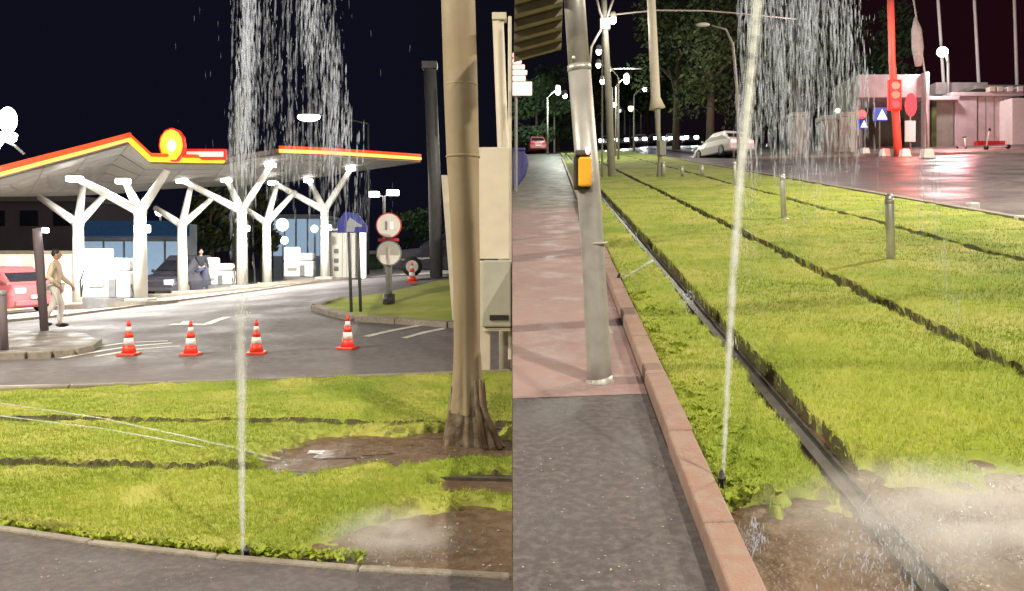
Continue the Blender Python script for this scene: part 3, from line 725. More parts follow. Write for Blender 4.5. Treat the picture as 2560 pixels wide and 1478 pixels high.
# ------------------------------------------------------------------ cones
def cone(p, H, label, group='traffic cones across the road'):
    o = thing('traffic_cone', label, 'traffic cone', tuple(p), group)
    r0, r1 = H*.21, H*.035
    rr = lambda t: r0+(r1-r0)*t
    MB().rbox((p.x-H*.26, p.y-H*.26, p.z), (p.x+H*.26, p.y+H*.26, p.z+H*.07), .01).build('base', 'orange_red', o)
    for i, (a, b, m, nm) in enumerate(((.07, .30, 'orange_red', 'body'), (.30, .50, 'reflective_white', 'reflective_band'), (.50, .68, 'orange_red', 'body'), (.68, .82, 'reflective_white', 'reflective_band'), (.82, 1.0, 'orange_red', 'tip'))):
        MB().lathe(p, [(rr(a), H*a), (rr(b), H*b)], 20).build(nm, m, o, True)
    return o
c0 = None
for (x, y, lab) in ((322, 888, 'leftmost of the four red and white cones, by the lane markings'), (477, 888, 'red and white cone in front of the painted lane arrow'), (641, 885, 'red and white cone in line with the water jet'), (869, 872, 'rightmost of the four red and white cones, below the blue sign')):
    p = gl(x, y); p.z = zL(p.x, p.y)
    if c0 is None: c0 = cone(p, .53, lab)
    else: dup(c0, p, lab, rz=random.uniform(-.3, .3), scale=1.03 if x == 869 else .99)
p = gl(1030, 712); p.z = zL(p.x, p.y)+.06
cone(p, 52*p.y/F, 'lone red and white cone on the far side of the sign island')

# ------------------------------------------------------------------ signs, left
def post(o, x, y0, y1, d_, r, m='dark_grey', nm='post', dx=0):
    MB().tube([ray(x, y0, d_)-Vector((0, 0, .1)), ray(x+dx, y1, d_)], r, 9).build(nm, m, o, True)
b_ = gl(972, 765); dS = b_.y
o = thing('round_signs', 'post carrying two stacked round white signs on the island', 'road sign', tuple(b_))
k = dS/F
MB().tube([b_+Vector((0, 0, -.1)), ray(972, 540, dS)], .075, 10).build('post', 'mid_grey', o, True)
MB().tube([b_, ray(972, 735, dS)], .14, 10).build('foot', 'dark_grey', o, True)
MB().box((b_.x-26*k, dS-.06, ray(0, 604, dS).z), (b_.x+26*k, dS-.02, ray(0, 596, dS).z)).build('red_bar', 'sign_red', o)
for cy, nm in ((564, 'no_overtaking_disc'), (633, 'plain_disc')):
    c = ray(972, cy, dS-.10)
    MB().disc(c, 32*k, .03).build('rim', 'sign_red' if cy == 564 else 'mid_grey', o)
    MB().disc(c+Vector((0, -.018, 0)), 29*k, .02).build(nm, 'sign_white', o)
    if cy == 564:
        MB().rbox((c.x-9*k, c.y-.04, c.z-11*k), (c.x-3*k, c.y-.029, c.z+11*k), .004).build('symbol', 'mid_grey', o)
        MB().rbox((c.x+4*k, c.y-.04, c.z-9*k), (c.x+11*k, c.y-.029, c.z+9*k), .004).build('symbol', 'neon_pink', o)
    else:
        MB().rbox((c.x-3*k, c.y-.04, c.z-15*k), (c.x+2*k, c.y-.029, c.z+15*k), .004).build('symbol', 'white_panel', o)
b_ = gl(887, 786); dB = b_.y; k = dB/F
o = thing('blue_sign', 'dark blue direction sign on two thin posts with pale arrow', 'road sign', tuple(b_))
for xx, yy in ((879, 790), (902, 778)): MB().tube([ray(xx, yy, dB)-Vector((0, 0, .1)), ray(xx-8, 560, dB)], .035, 8).build('post', 'dark_grey', o, True)
c = ray(882, 560, dB-.06)
MB().plate([(c.x-38*k, c.z-22*k), (c.x+36*k, c.z-22*k), (c.x+36*k, c.z-6*k), (c.x+12*k, c.z+26*k), (c.x-20*k, c.z+30*k), (c.x-38*k, c.z+4*k)], c.y-.02, c.y+.02).build('panel', 'blue_sign', o)
MB().plate([(c.x-14*k, c.z-20*k), (c.x+4*k, c.z-20*k), (c.x+6*k, c.z-8*k), (c.x+26*k, c.z-6*k), (c.x+8*k, c.z+6*k), (c.x-6*k, c.z+16*k), (c.x-14*k, c.z+4*k)], c.y-.032, c.y-.021).build('arrow', 'wall_blue', o)
MB().tube([ray(872, 697, dB), ray(904, 697, dB)], .02, 6).build('cross_bar', 'dark_grey', o)

# left-edge posts
b_ = gl(112, 838); d_ = b_.y; o = thing('lamp_bollard', 'dark lamp post with small white head beside the walking person', 'lamp post', tuple(b_))
MB().tube([b_, ray(98, 640, d_), ray(92, 572, d_)], [.07, .085, .075], 10).build('post', 'wall_plum', o, True)
MB().tube([ray(92, 574, d_), ray(114, 574, d_)], .035, 8).build('arm', 'wall_plum', o)
MB().rbox(tuple(ray(103, 582, d_-.06)), tuple(ray(124, 570, d_+.1)), .02).build('lamp_head', 'lamp_white', o)
b_ = gl(12, 890); o = thing('edge_post', 'short dark post on the pavement corner at the left edge', 'post', tuple(b_))
MB().tube([b_, ray(6, 735, b_.y)], .055, 10).build('shaft', 'wall_plum', o, True); MB().ell(ray(6, 735, b_.y), .065).build('cap', 'mid_grey', o, True)

# ------------------------------------------------------------------ cars
def car(loc, rz, paint, label, tail=False, head=False, L=4.3, Wd=1.78, H=1.46, group=None, name='parked_car'):
    o = thing(name, label, 'car', tuple(loc), group); A = Vector(loc)
    def sec(y, zlo, zhi, w, wt): return [(-w, y, zlo), (-w*1.0, y, zlo+(zhi-zlo)*.55), (-wt, y, zhi), (wt, y, zhi), (w, y, zlo+(zhi-zlo)*.55), (w, y, zlo)]
    h2 = Wd/2
    def loft(st, nm, m, par=o, sm_=True):
        V = [p for s_ in st for p in s_]; n = len(st[0]); Fc = []
        for i in range(len(st)-1):
            for j in range(n): Fc.append((i*n+j, i*n+(j+1) % n, (i+1)*n+(j+1) % n, (i+1)*n+j))
        Fc += [tuple(range(n)), tuple(reversed(range((len(st)-1)*n, len(st)*n)))]
        ob = MB().add([(x+A.x, y+A.y, z+A.z) for x, y, z in V], Fc).build(nm, m, par)
        md = ob.modifiers.new('bevel', 'BEVEL'); md.width = .05; md.segments = 2; md.limit_method = 'ANGLE'; md.angle_limit = R(20); return ob
    l = L/2                                             # front is +Y
    loft([sec(-l, .3, .82, h2*.86, h2*.74), sec(-l+.12, .22, .95, h2*.97, h2*.82), sec(-l*.5, .2, .98, h2, h2*.86), sec(l*.3, .2, .96, h2, h2*.86), sec(l*.8, .22, .84, h2*.96, h2*.8), sec(l, .3, .66, h2*.84, h2*.68)], 'body', paint)
    loft([sec(-l+.35, .9, 1.0, h2*.84, h2*.8), sec(-l*.55, .92, H, h2*.86, h2*.66), sec(l*.05, .92, H, h2*.86, h2*.66), sec(l*.5, .88, .98, h2*.84, h2*.78)], 'cabin', paint)
    def quad(P, nm, m): MB().add([Vector(p)+A for p in P]+[Vector(p)*.995+A for p in P], [(0, 1, 2, 3), (7, 6, 5, 4), (0, 4, 5, 1), (1, 5, 6, 2), (2, 6, 7, 3), (3, 7, 4, 0)]).build(nm, m, o)
    yb0, yb1 = -l+.33, -l*.56; zt = H-.06
    quad([(-h2*.72, yb0+.03-.02, 1.04), (h2*.72, yb0+.01, 1.04), (h2*.58, yb1-.03, zt), (-h2*.58, yb1-.03, zt)], 'rear_window', 'glass_dark')
    quad([(h2*.72, l*.5-.0, 1.03), (-h2*.72, l*.5-.0, 1.03), (-h2*.58, l*.05+.06, zt), (h2*.58, l*.05+.06, zt)], 'windscreen', 'glass_dark')
    for s_ in (-1, 1):
        quad([(s_*h2*.845, -l*.55, 1.02), (s_*h2*.845, l*.36, 1.02), (s_*h2*.70, l*.04, H-.09), (s_*h2*.70, -l*.5, H-.09)], 'side_window', 'glass_dark')
        MB().ell((A.x+s_*(h2+.08), A.y+l*.32, A.z+1.0), (.1, .06, .07), 8, 6).build('mirror', paint, o, True)
        MB().rbox((A.x+s_*h2*.62-.17, A.y-l-.03, A.z+.66), (A.x+s_*h2*.62+.17, A.y-l+.10, A.z+.84), .03).build('taillight', 'tail_red' if tail else 'sign_red', o)
        MB().rbox((A.x+s_*h2*.6-.17, A.y+l-.16, A.z+.50), (A.x+s_*h2*.6+(.3 if head else .17), A.y+l+.03, A.z+(.82 if head else .70)), .03).build('headlight', 'head_white' if head else 'white_panel', o)
        for yy in (-l*.62, l*.62):
            cx = A.x+s_*(h2-.1)
            w = MB().tube([(cx-.1, A.y+yy, A.z+.32), (cx+.1, A.y+yy, A.z+.32)], .32, 20).build('wheel', 'tyre', o, True)
            MB().tube([(cx-.105, A.y+yy, A.z+.32), (cx+.105, A.y+yy, A.z+.32)], .2, 12).build('rim', 'rim', w)
    MB().rbox((A.x-h2*.85, A.y-l-.06, A.z+.3), (A.x+h2*.85, A.y-l+.06, A.z+.46), .03).build('bumper', paint, o)
    MB().rbox((A.x-h2*.8, A.y+l-.06, A.z+.26), (A.x+h2*.8, A.y+l+.06, A.z+.4), .03).build('bumper', 'dark_grey', o)
    MB().box((A.x-.26, A.y-l-.075, A.z+.5), (A.x+.26, A.y-l-.02, A.z+.61)).build('number_plate', 'sign_white', o)
    o.rotation_euler = (0, 0, rz); return o
p = gl(412, 745); p.y += 1.8; p.z = zL(p.x, p.y); car(p, R(172), 'car_dark', 'dark car standing at the pumps between two white columns', L=4.0, Wd=1.2+.5, H=1.62)
p = gl(20, 790); car(p+Vector((-1.2, 1.0, .03)), R(68), 'car_red', 'pinkish red car cut off by the left edge, by the lit kiosk', tail=True)
p = gl(1125, 694); p.y += 1; p.z = zL(p.x, p.y)+.03; car(p, R(96), 'car_dark', 'dark car parked beyond the sign island near the pole', L=4.2)

# ------------------------------------------------------------------ people
def person(loc, H, rz, top, legs, label, stride=.25, arm=.2, hair='hair', sleeve=True):
    o = thing('person', label, 'person', tuple(loc)); L = Vector(loc); k = H/1.75
    def skin(nm, verts, edges, rad, m, root=0, sub=2, par=o):
        me = bpy.data.meshes.new(nm); me.from_pydata([tuple(Vector(v)*k) for v in verts], edges, [])
        ob = bpy.data.objects.new(nm, me); COL.objects.link(ob); ob.parent = par
        ob.modifiers.new('skin', 'SKIN').use_smooth_shade = True
        for i, r_ in enumerate(rad):
            sv = me.skin_vertices[0].data[i]; sv.radius = (r_*k, r_*k) if not hasattr(r_, '__len__') else (r_[0]*k, r_[1]*k); sv.use_root = (i == root)
        s_ = ob.modifiers.new('sub', 'SUBSURF'); s_.levels = s_.render_levels = sub
        me.materials.append(M(m)); return ob
    st = stride
    V = [(0, 0, .95), (0, .01, 1.15), (0, .0, 1.36), (0, .01, 1.47), (0, .03, 1.53),
         (.1, 0, .9), (.12, st*.45, .5), (.12, st*.25+.02, .1), (.12, st*.25+.15, .05),
         (-.1, 0, .9), (-.12, -st*.2, .5), (-.12, -st*.8, .12), (-.12, -st*.8+.13, .05),
         (.19, 0, 1.40), (.25, -arm*.4, 1.13), (.25, arm*.3+.1, .9), (-.19, 0, 1.40), (-.25, arm*.3, 1.13), (-.25, arm*.9+.1, .93)]
    E = [(0, 1), (1, 2), (2, 3), (3, 4), (0, 5), (5, 6), (6, 7), (7, 8), (0, 9), (9, 10), (10, 11), (11, 12), (2, 13), (13, 14), (14, 15), (2, 16), (16, 17), (17, 18)]
    Rr = [(.15, .11), (.14, .10), (.16, .10), .06, .05, .095, .06, .042, .035, .095, .06, .042, .035, .062, .045, .03, .062, .045, .03]
    n0 = len(V)
    for s_, w in ((1, 15), (-1, 18)):                    # hands with five fingers
        bx, by, bz = V[w]; V.append((bx, by+.03, bz-.07)); E.append((w, len(V)-1)); Rr.append((.032, .02)); pm = len(V)-1
        for f, (dy, ln) in enumerate(((-.028, .065), (-.01, .078), (.01, .075), (.027, .058))):
            V.append((bx, by+.03+dy, bz-.07-ln*.6)); E.append((pm, len(V)-1)); Rr.append(.009)
            V.append((bx-s_*.012, by+.04+dy, bz-.07-ln)); E.append((len(V)-2, len(V)-1)); Rr.append(.007)
        V.append((bx-s_*.02, by+.075, bz-.07)); E.append((pm, len(V)-1)); Rr.append(.01)
    skin('body', V, E, Rr, 'skin')
    # clothing: trousers, top (over the body), shoes, hair
    TV = [V[i] for i in (0, 5, 6, 7, 9, 10, 11)]; TR = [(.165, .125), .11, .078, .06, .11, .078, .06]
    TV[0] = (0, 0, .97); skin('trousers', TV, [(0, 1), (1, 2), (2, 3), (0, 4), (4, 5), (5, 6)], TR, legs)
    SV = [V[i] for i in (0, 1, 2, 3, 13, 14, 16, 17)]; SV[0] = (0, 0, .93); SR = [(.175, .13), (.165, .125), (.185, .125), .075, .078, .06, .078, .06]
    ED = [(0, 1), (1, 2), (2, 3), (2, 4), (4, 5), (2, 6), (6, 7)]
    if sleeve: SV += [V[15], V[18]]; SR += [.045, .045]; ED += [(5, 8), (7, 9)]
    skin('jacket', SV, ED, SR, top)
    for i, j in ((7, 8), (11, 12)):
        a = Vector(V[i])*k; b = Vector(V[j])*k
        MB().ell(L+Vector((a.x, (a.y+b.y)/2, .045*k)), (.052*k, .14*k, .05*k), 12, 8).build('shoe', 'shoe', o, True)
    hd = L+Vector((0, .035*k, 1.635*k))
    h_ = MB().ell(hd, (.078*k, .098*k, .118*k), 16, 12).build('head', 'skin', o, True)
    MB().ell(hd+Vector((0, .1*k, -.01*k)), (.014*k, .02*k, .022*k), 8, 6).build('nose', 'skin', h_, True)
    MB().ell(hd+Vector((0, .088*k, -.055*k)), (.025*k, .012*k, .007*k), 8, 6).build('mouth', 'sign_red', h_, True)
    for s_ in (-1, 1):
        MB().ell(hd+Vector((s_*.03*k, .085*k, .012*k)), (.012*k, .009*k, .008*k), 8, 6).build('eye', 'black', h_, True)
        MB().ell(hd+Vector((s_*.08*k, 0, -.005*k)), (.012*k, .022*k, .032*k), 8, 6).build('ear', 'skin', h_, True)
    MB().ell(hd+Vector((0, -.018*k, .03*k)), (.086*k, .1*k, .105*k), 14, 10).build('hair', hair, o, True)
    o.rotation_euler = (0, 0, rz); return o
p = gl(138, 828); p.z = zL(p.x, p.y)+.09
person(p, 1.5, R(-75), 'cloth_cream', 'cloth_white', 'person in pale trousers and cream top walking at the left', stride=.36)
p = gl(502, 735); p.z = zL(p.x, p.y)+.15
person(p, 1.66, R(215), 'cloth_black', 'cloth_blue', 'person in a dark jacket standing left of the second pump', stride=.08, arm=.25)

# ------------------------------------------------------------------ near pole with flared base, boards and cabinet (left)
b_ = gl(1163, 1128); d_ = b_.y; k = d_/F
o = thing('utility_pole', 'tall tan pole with a flared ridged base in the grass', 'pole', tuple(b_))
prof = [(0, 58, 1.0), (40, 52, 1.0), (90, 46, .9), (140, 41, .7), (190, 37, .4), (260, 34, .15), (420, 35, 0), (600, 38, 0), (740, 42, 0), (920, 44, 0), (1240, 44, 0)]
V = []; n = 64
for hpx, hw, rg in prof:
    for j in range(n):
        a = 2*math.pi*j/n; rr = hw*k*(1+rg*(.17*math.sin(5*a+.6)+.09*math.sin(8*a+2.1)+.06*math.sin(13*a+1.3+hpx*.01)))
        lean = -max(0, hpx-400)/735*22*k
        V.append((b_.x+lean+rr*math.cos(a), b_.y+.25+rr*math.sin(a), b_.z-.03+hpx*k))
Fc = [(i*n+j, i*n+(j+1) % n, (i+1)*n+(j+1) % n, (i+1)*n+j) for i in range(len(prof)-1) for j in range(n)]
MB().add(V[2*n:], [f for f in Fc[:-2*n]]).build('shaft', BARK, o, True)
jag = [0]*(3*n)+[(34*math.sin(2*math.pi*j/n*5+1)+24*math.sin(2*math.pi*j/n*9)+random.uniform(-14, 14)-28)*k for j in range(n)]
MB().add([(x+(x-b_.x)*.012, y+(y-b_.y-.25)*.012, z+jag[i_]) for i_, (x, y, z) in enumerate(V[:4*n])], Fc[:3*n]).build('footing', FOOT, o, True)
for hp, dx in ((745, -10.3), (930, -15.9)):
    MB().lathe((b_.x+dx*k, b_.y+.25, b_.z+hp*k), [(42.5*k, -.012), (44.6*k, -.006), (44.6*k, .006), (42.5*k, .012)], 40).build('band', BARK, o, True)
for j, (x0, x1) in enumerate(((1212, 1180), (1232, 1192))):    # slanting buttress ridges
    MB().tube([ray(x0+(18 if j else 0), 1120, d_-.02), ray(x1+12, 1010, d_+.02), ray(x1+8, 950, d_+.08)], [.028, .022, .012], 8).build('root_ridge', FOOT, o, True)
MB().add([ray(1195, 1010, d_+.1), ray(1262, 1115, d_+.05), ray(1200, 1125, d_+.02), ray(1195, 1010, d_+.3), ray(1262, 1115, d_+.35), ray(1200, 1125, d_+.3)], [(0, 1, 2), (5, 4, 3), (0, 3, 4, 1), (1, 4, 5, 2), (2, 5, 3, 0)]).build('root_web', FOOT, o)

dC = 9.3; k = dC/F
def rb(x0, y0, x1, y1, d0, d1, bev=.01):                 # solid box whose front face covers the given patch of the photo
    a = ray(x0, y1, d0); b = ray(x1, y0, d0); return MB().rbox((a.x, d0, a.z), (b.x, d1, b.z), bev)
o = thing('white_cabinet', 'cream board above a grey cabinet on a leg, right of the tan pole', 'cabinet', tuple(ray(1238, 960, 10.1)))
rb(1196, 368, 1274, 648, 10.4, 10.6).build('board', 'cream', o)
rb(1204, 651, 1278, 818, 10.3, 10.7, .02).build('cabinet_box', 'cabinet_grey', o)
rb(1224, 788, 1272, 801, 10.28, 10.298, .003).build('slot', 'black', o)
rb(1208, 820, 1276, 828, 10.34, 10.6, .003).build('ledge', 'cream', o)
rb(1194, 652, 1226, 975, 10.45, 10.6).build('leg', 'cream', o)
rb(1270, 40, 1279, 900, 10.5, 10.55).build('edge_strip', 'cream', o)
o = thing('white_column', 'white post with a small square cap above the cream board', 'post', tuple(ray(1250, 372, 10.9)))
MB().tube([ray(1262, 960, 10.9), ray(1258, 380, 10.9), ray(1245, 50, 10.9)], .075, 12).build('shaft', 'cream', o, True)
rb(1230, 30, 1266, 48, 10.8, 11.0).build('cap', 'cream', o)
o = thing('shaded_column', 'white post with cap left of the tan pole, its shade put into dark grey colour', 'post', tuple(gl(1098, 700)))
MB().tube([ray(1092, 760, 26), ray(1086, 440, 26), ray(1074, 168, 26)], .2, 12).build('shaft', 'dark_grey', o, True)  # pale post given dark grey colour to stand for its shade
rb(1054, 152, 1092, 170, 25.8, 26.2).build('cap', 'dark_grey', o)
o = thing('leaning_board', 'thin pale board leaning against the back of the tan pole', 'board', tuple(gl(1132, 830)))
a, b, c, dd = ray(1103, 438, 12.0), ray(1118, 438, 12.0), ray(1142, 800, 12.0), ray(1131, 800, 12.0); th = Vector((0, .04, 0))
MB().add([a, b, c, dd, a+th, b+th, c+th, dd+th], [(0, 1, 2, 3), (7, 6, 5, 4), (0, 4, 5, 1), (1, 5, 6, 2), (2, 6, 7, 3), (3, 7, 4, 0)]).build('panel', 'cream', o)

# ------------------------------------------------------------------ trees
def leaf_cloud(mb_, c, rad, n, s):
    for _ in range(n):
        while True:
            p = Vector((random.uniform(-1, 1), random.uniform(-1, 1), random.uniform(-1, 1)))
            if p.length < 1: break
        q = Vector(c)+Vector((p.x*rad[0], p.y*rad[1], p.z*rad[2])); a = Vector((random.gauss(0, 1), random.gauss(0, 1), random.gauss(0, 1))).normalized()
        b = a.orthogonal().normalized(); t = a.cross(b); z = s*random.uniform(.6, 1.4)
        mb_.add([q-b*z, q+t*z*.5, q+b*z, q-t*z*.5], [(0, 1, 2, 3)])
def tree(base, H, Wd, label, leaf='leaf_dark', n=1300, s=.22, group=None, trunk=.25, name='tree', low=.3):
    base = Vector(base); o = thing(name, label, 'tree', tuple(base), group); lean = random.uniform(-.3, .3)
    t = MB().tube([base-Vector((0, 0, .3)), base+Vector((lean*.3, 0, H*.3)), base+Vector((lean, 0, H*.75))], [H*.028, H*.02, H*.006], 9)
    for i in range(6):
        a = i*1.05+random.uniform(-.3, .3); z = H*random.uniform(low, .62)
        t.tube([base+Vector((lean*.4, 0, z)), base+Vector((math.cos(a)*Wd*.3, math.sin(a)*Wd*.3, z+H*.15))], [H*.01, H*.004], 6)
    t.build('trunk', 'trunk_bark', o, True); cr = MB()
    for i in range(11):
        a = random.uniform(0, 6.283); rr = Wd*.5*math.sqrt(random.random())*.75; z = H*random.uniform(low+.08, .92); f = 1-abs(z/H-.55)*.9
        leaf_cloud(cr, base+Vector((math.cos(a)*rr*f, math.sin(a)*rr*f, z)), (Wd*.24, Wd*.24, H*.13), n//11, s)
    cr.build('crown', leaf, o); return o
G1 = 'trees beyond the petrol station'
for (x, y, d_, H, Wd, lab) in ((655, 690, 52, 6.0, 2.6, 'narrow dark tree between the fourth and fifth columns'), (530, 690, 50, 7.0, 4.6, 'dark tree behind the second pump and the person'), (1035, 690, 75, 5.2, 6, 'low green tree beyond the round signs')):
    p = ray(x, y, d_); tree((p.x, p.y, zL(p.x, p.y)), H, Wd, lab, 'leaf_dark' if x < 1000 else 'leaf_green', group=G1)

# ------------------------------------------------------------------ RIGHT HALF -----------------------------------------------------
# near steel pole with yellow push-button box
b_ = gr(1500, 958); d_ = b_.y; k = d_/F
o = thing('steel_pole', 'thick grey steel pole on the pavement holding the yellow box', 'pole', tuple(b_))
pts = [(1500, 962, 33), (1497, 900, 30.5), (1486, 700, 29.5), (1473, 480, 29), (1448, 170, 28.5)]
MB().tube([ray(x, y, d_) for x, y, w in pts], [w*k for x, y, w in pts], 28).build('lower_shaft', 'steel_grey', o, True)
MB().tube([ray(1448, 172, d_), ray(1436, 0, d_), ray(1425, -160, d_)], [27*k, 26.5*k, 26*k], 28).build('upper_shaft', 'steel_grey', o, True)
MB().tube([ray(1449, 178, d_), ray(1447.5, 163, d_)], 30*k, 28).build('collar', 'galv', o, True)
MB().tube([ray(1489, 612, d_), ray(1488.6, 606, d_)], 30.3*k, 28).build('band', 'cabinet_grey', o, True)
MB().lathe(b_+Vector((0, 0, -.005)), [(37*k, 0), (37*k, .012), (33*k, .03), (31*k, .06)], 28).build('base_flange', 'steel_grey', o, True)
for j in range(4):
    a = R(45+90*j); MB().lathe(b_+Vector((35*k*math.cos(a), 35*k*math.sin(a), .012)), [(.006, 0), (.006, .014)], 6).build('bolt', 'galv', o)
MB().ell(ray(1434, 144, d_-28*k), .012, 8, 6).build('rivet', 'reflective_white', o, True)
c = ray(1461, 430, d_-.11)
o = thing('button_box', 'yellow pedestrian push-button box strapped to the steel pole', 'push-button box', tuple(c))
MB().rbox((c.x-24*k, c.y+.02, c.z-42*k), (c.x+16*k, c.y+.10, c.z+42*k), .012).build('housing', 'roof_dark', o)
MB().rbox((c.x-15*k, c.y-.03, c.z-36*k), (c.x+17*k, c.y+.018, c.z+36*k), .014).build('face', 'yellow_box', o)
MB().rbox((c.x-22*k, c.y-.01, c.z+40*k), (c.x+16*k, c.y+.07, c.z+54*k), .01).build('cap', 'dark_grey', o)
MB().ell((c.x+8*k, c.y-.015, c.z+52*k), (7*k, .012, 11*k), 10, 7).build('indicator', 'lit_pink', o, True)

# slatted shelter roof at upper left of the street
zsh = 2.62
o = thing('shelter_roof', 'slatted brown shelter roof hanging over the pavement edge', 'shelter roof', (0.2, 7, zR(.2, 7)+zsh))
ys = [4.9, 5.45, 6.05, 6.7, 7.4, 8.2, 9.1]
xe = lambda y: .03+.057*y
for y0 in ys:
    z = zR(.3, y0)+zsh
    MB().prism([(p[0], p[1], z-.27*(xe(y0)-p[0])) for p in [(.02, y0), (xe(y0), y0), (xe(y0), y0+.11), (.02, y0+.11)]], -.025, .03).build('slat', 'slat_wood', o)
MB().prism([(.02, 4.6, zR(.3, 4.6)-.27*(xe(4.6)-.02)), (xe(4.6), 4.6, zR(.3, 4.6)), (xe(9.6), 9.6, zR(.3, 9.6)), (.02, 9.6, zR(.3, 9.6)-.27*(xe(9.6)-.02))], zsh+.032, zsh+.09).build('roof_sheet', 'roof_dark', o)
MB().tube([(xe(4.6)-.02, 4.6, zR(0, 4.6)+zsh+.06), (xe(9.6)-.02, 9.6, zR(0, 9.6)+zsh+.06)], .022, 8).build('edge_beam', 'roof_dark', o)

# glowing sign at the far left
dG = 24; k = dG/F; o = thing('glowing_sign', 'pink-white glowing stepped sign below the shelter roof', 'sign', tuple(ray(1300, 240, dG)))
rows = [(132, 142, 1292), (146, 158, 1304), (161, 172, 1312), (175, 186, 1318), (189, 201, 1314), (204, 238, 1330)]
for y0, y1, x1 in rows: rb(1281, y0, x1, y1, dG, dG+.12, .02).build('lit_louvre', 'lit_pink', o)
rb(1281, 128, 1300, 244, dG+.13, dG+.22, .01).build('backing', 'dark_grey', o)
b0 = gr(1288, 470); MB().tube([Vector((ray(1290, 300, dG+.17).x, dG+.17, zR(0, dG))), ray(1290, 150, dG+.17)], .05, 8).build('post', 'mid_grey', o)

# blue rounded bin, red car etc. at the left
b_ = Vector((.16, 24.5, zR(.16, 24.5)))
o = thing('blue_bin', 'dark blue rounded bin at the left side of the far pavement', 'bin', tuple(b_))
k = 24.5/F; Q = lambda x, y: (ray(x, y, 24.5).x, ray(x, y, 24.5).z)
t_ = MB().plate([Q(1281, 376), Q(1309, 376), Q(1319, 390), Q(1321, 410), Q(1313, 438), Q(1296, 462), Q(1281, 470)], 24.5, 25.1).build('tub', 'bin_blue', o)
md = t_.modifiers.new('bevel', 'BEVEL'); md.width = .04; md.segments = 3
MB().rbox((Q(1281, 0)[0], 24.46, Q(0, 376.5)[1]), (Q(1313, 0)[0], 25.14, Q(0, 369)[1]), .02).build('lid', 'bin_blue', o)
for x in (1284, 1292): MB().tube([(Q(x, 0)[0], 24.8, zR(.1, 24.8)), (Q(x, 0)[0], 24.8, Q(0, 462)[1])], .03, 8).build('foot', 'dark_grey', o)
for v in (o,): pass
p = Vector((2.3, 78, zR(2.3, 78))); car(p, R(4), 'car_red', 'small red car far down the pavement side', L=4, Wd=1.7, H=1.5)
p = gr(1818, 397); car(p+Vector((.3, 2.1, .25)), R(16), 'car_white', 'white car with lit rear lamps driving away on the street', tail=True, L=4.2, Wd=1.8, H=1.46, name='moving_car')
i = 0
for (x, y, d_, paint, lab) in ((1518, 352, 88, 'car_silver', 'distant silver car with headlights, nearest the grass'), (1553, 352, 92, 'car_dark', 'distant dark car with headlights, second from the grass'), (1600, 350, 96, 'car_white', 'distant white car with the brightest headlights'), (1640, 349, 100, 'car_silver', 'distant silver car just left of the tapered pole'), (1682, 350, 92, 'car_white', 'distant white car just right of the tapered pole'), (1722, 352, 90, 'car_dark', 'distant dark car nearest the big dark tree')):
    X = (x-CX)/F*d_; lamp_light('headlight_beam', (X, d_-2.6, zR(X, d_)+.75), 900, (.9, .93, 1), .3, None, 'SPOT', R(60), (X+2, d_-40, zR(X, d_-40)+.3)); car(Vector((X, d_, zR(X, d_)+.02)), R(180+random.uniform(-8, 8)), paint, lab, head=True, group='oncoming cars far down the street', name='oncoming_car')

# short posts in the grass
b0 = None
for (x, y, ht, lab) in ((2228, 665, 1, 'short grey post nearest the viewer in the grass'), (1960, 553, 1, 'second short grey post, in front of the concrete pillars'), (1838, 470, .9, 'short post partly behind the water jet'), (1756, 447, .55, 'low post right of the tapered pole, nearer the car'), (1706, 446, .5, 'low post midway between tapered pole and car'), (1660, 446, .7, 'low post touching the foot of the tapered pole')):
    p = gr(x, y)
    if b0 is None:
        o = b0 = thing('bollard', lab, 'bollard', tuple(p), 'short posts in the tramway grass')
        MB().lathe(p+Vector((0, 0, -.04)), [(.048, 0), (.048, .82), (.04, .845), (.015, .86)], 16).build('shaft', 'galv', o, True)
        MB().lathe(p, [(.09, .0), (.09, .045), (.05, .055)], 16).build('foot_plate', 'steel_grey', o, True)
        MB().lathe(p, [(.0495, .70), (.0495, .76)], 16).build('band', 'steel_grey', o, True)
        o.rotation_euler = (0, R(-1.5), 0)
    else:
        q = dup(b0, p, lab); q.scale = (1 if y > 460 else 1.2, 1, ht); q.rotation_euler = (0, R(-2), 0)

# sprinkler heads
def sprinkler(p, H, r, label, tilt=(0, 0)):
    o = thing('sprinkler', label, 'sprinkler', tuple(p), 'black sprinkler heads')
    MB().lathe(p, [(r, -.03), (r, H*.6), (r*1.15, H*.62), (r*1.15, H*.74), (r*.75, H*.76), (r*.7, H)], 14).build('body', 'black', o, True)
    MB().lathe(p, [(r*.35, H), (r*.3, H+r*.8)], 10).build('nozzle', 'dark_grey', o, True); return o
pn = gr(1804, 1252); sprinkler(pn+Vector((0, 0, .04)), .085, .016, 'black sprinkler head at the foot of the tall jet beside the pink kerb')
pn2 = gr(1548, 718); sprinkler(pn2+Vector((0, 0, .03)), .10, .028, 'black sprinkler head squirting a low jet farther along the kerb')
pl = gl(607, 1418); sprinkler(Vector((pl.x, pl.y+.06, .03)), .05, .015, 'black sprinkler head at the foot of the jet facing the station')

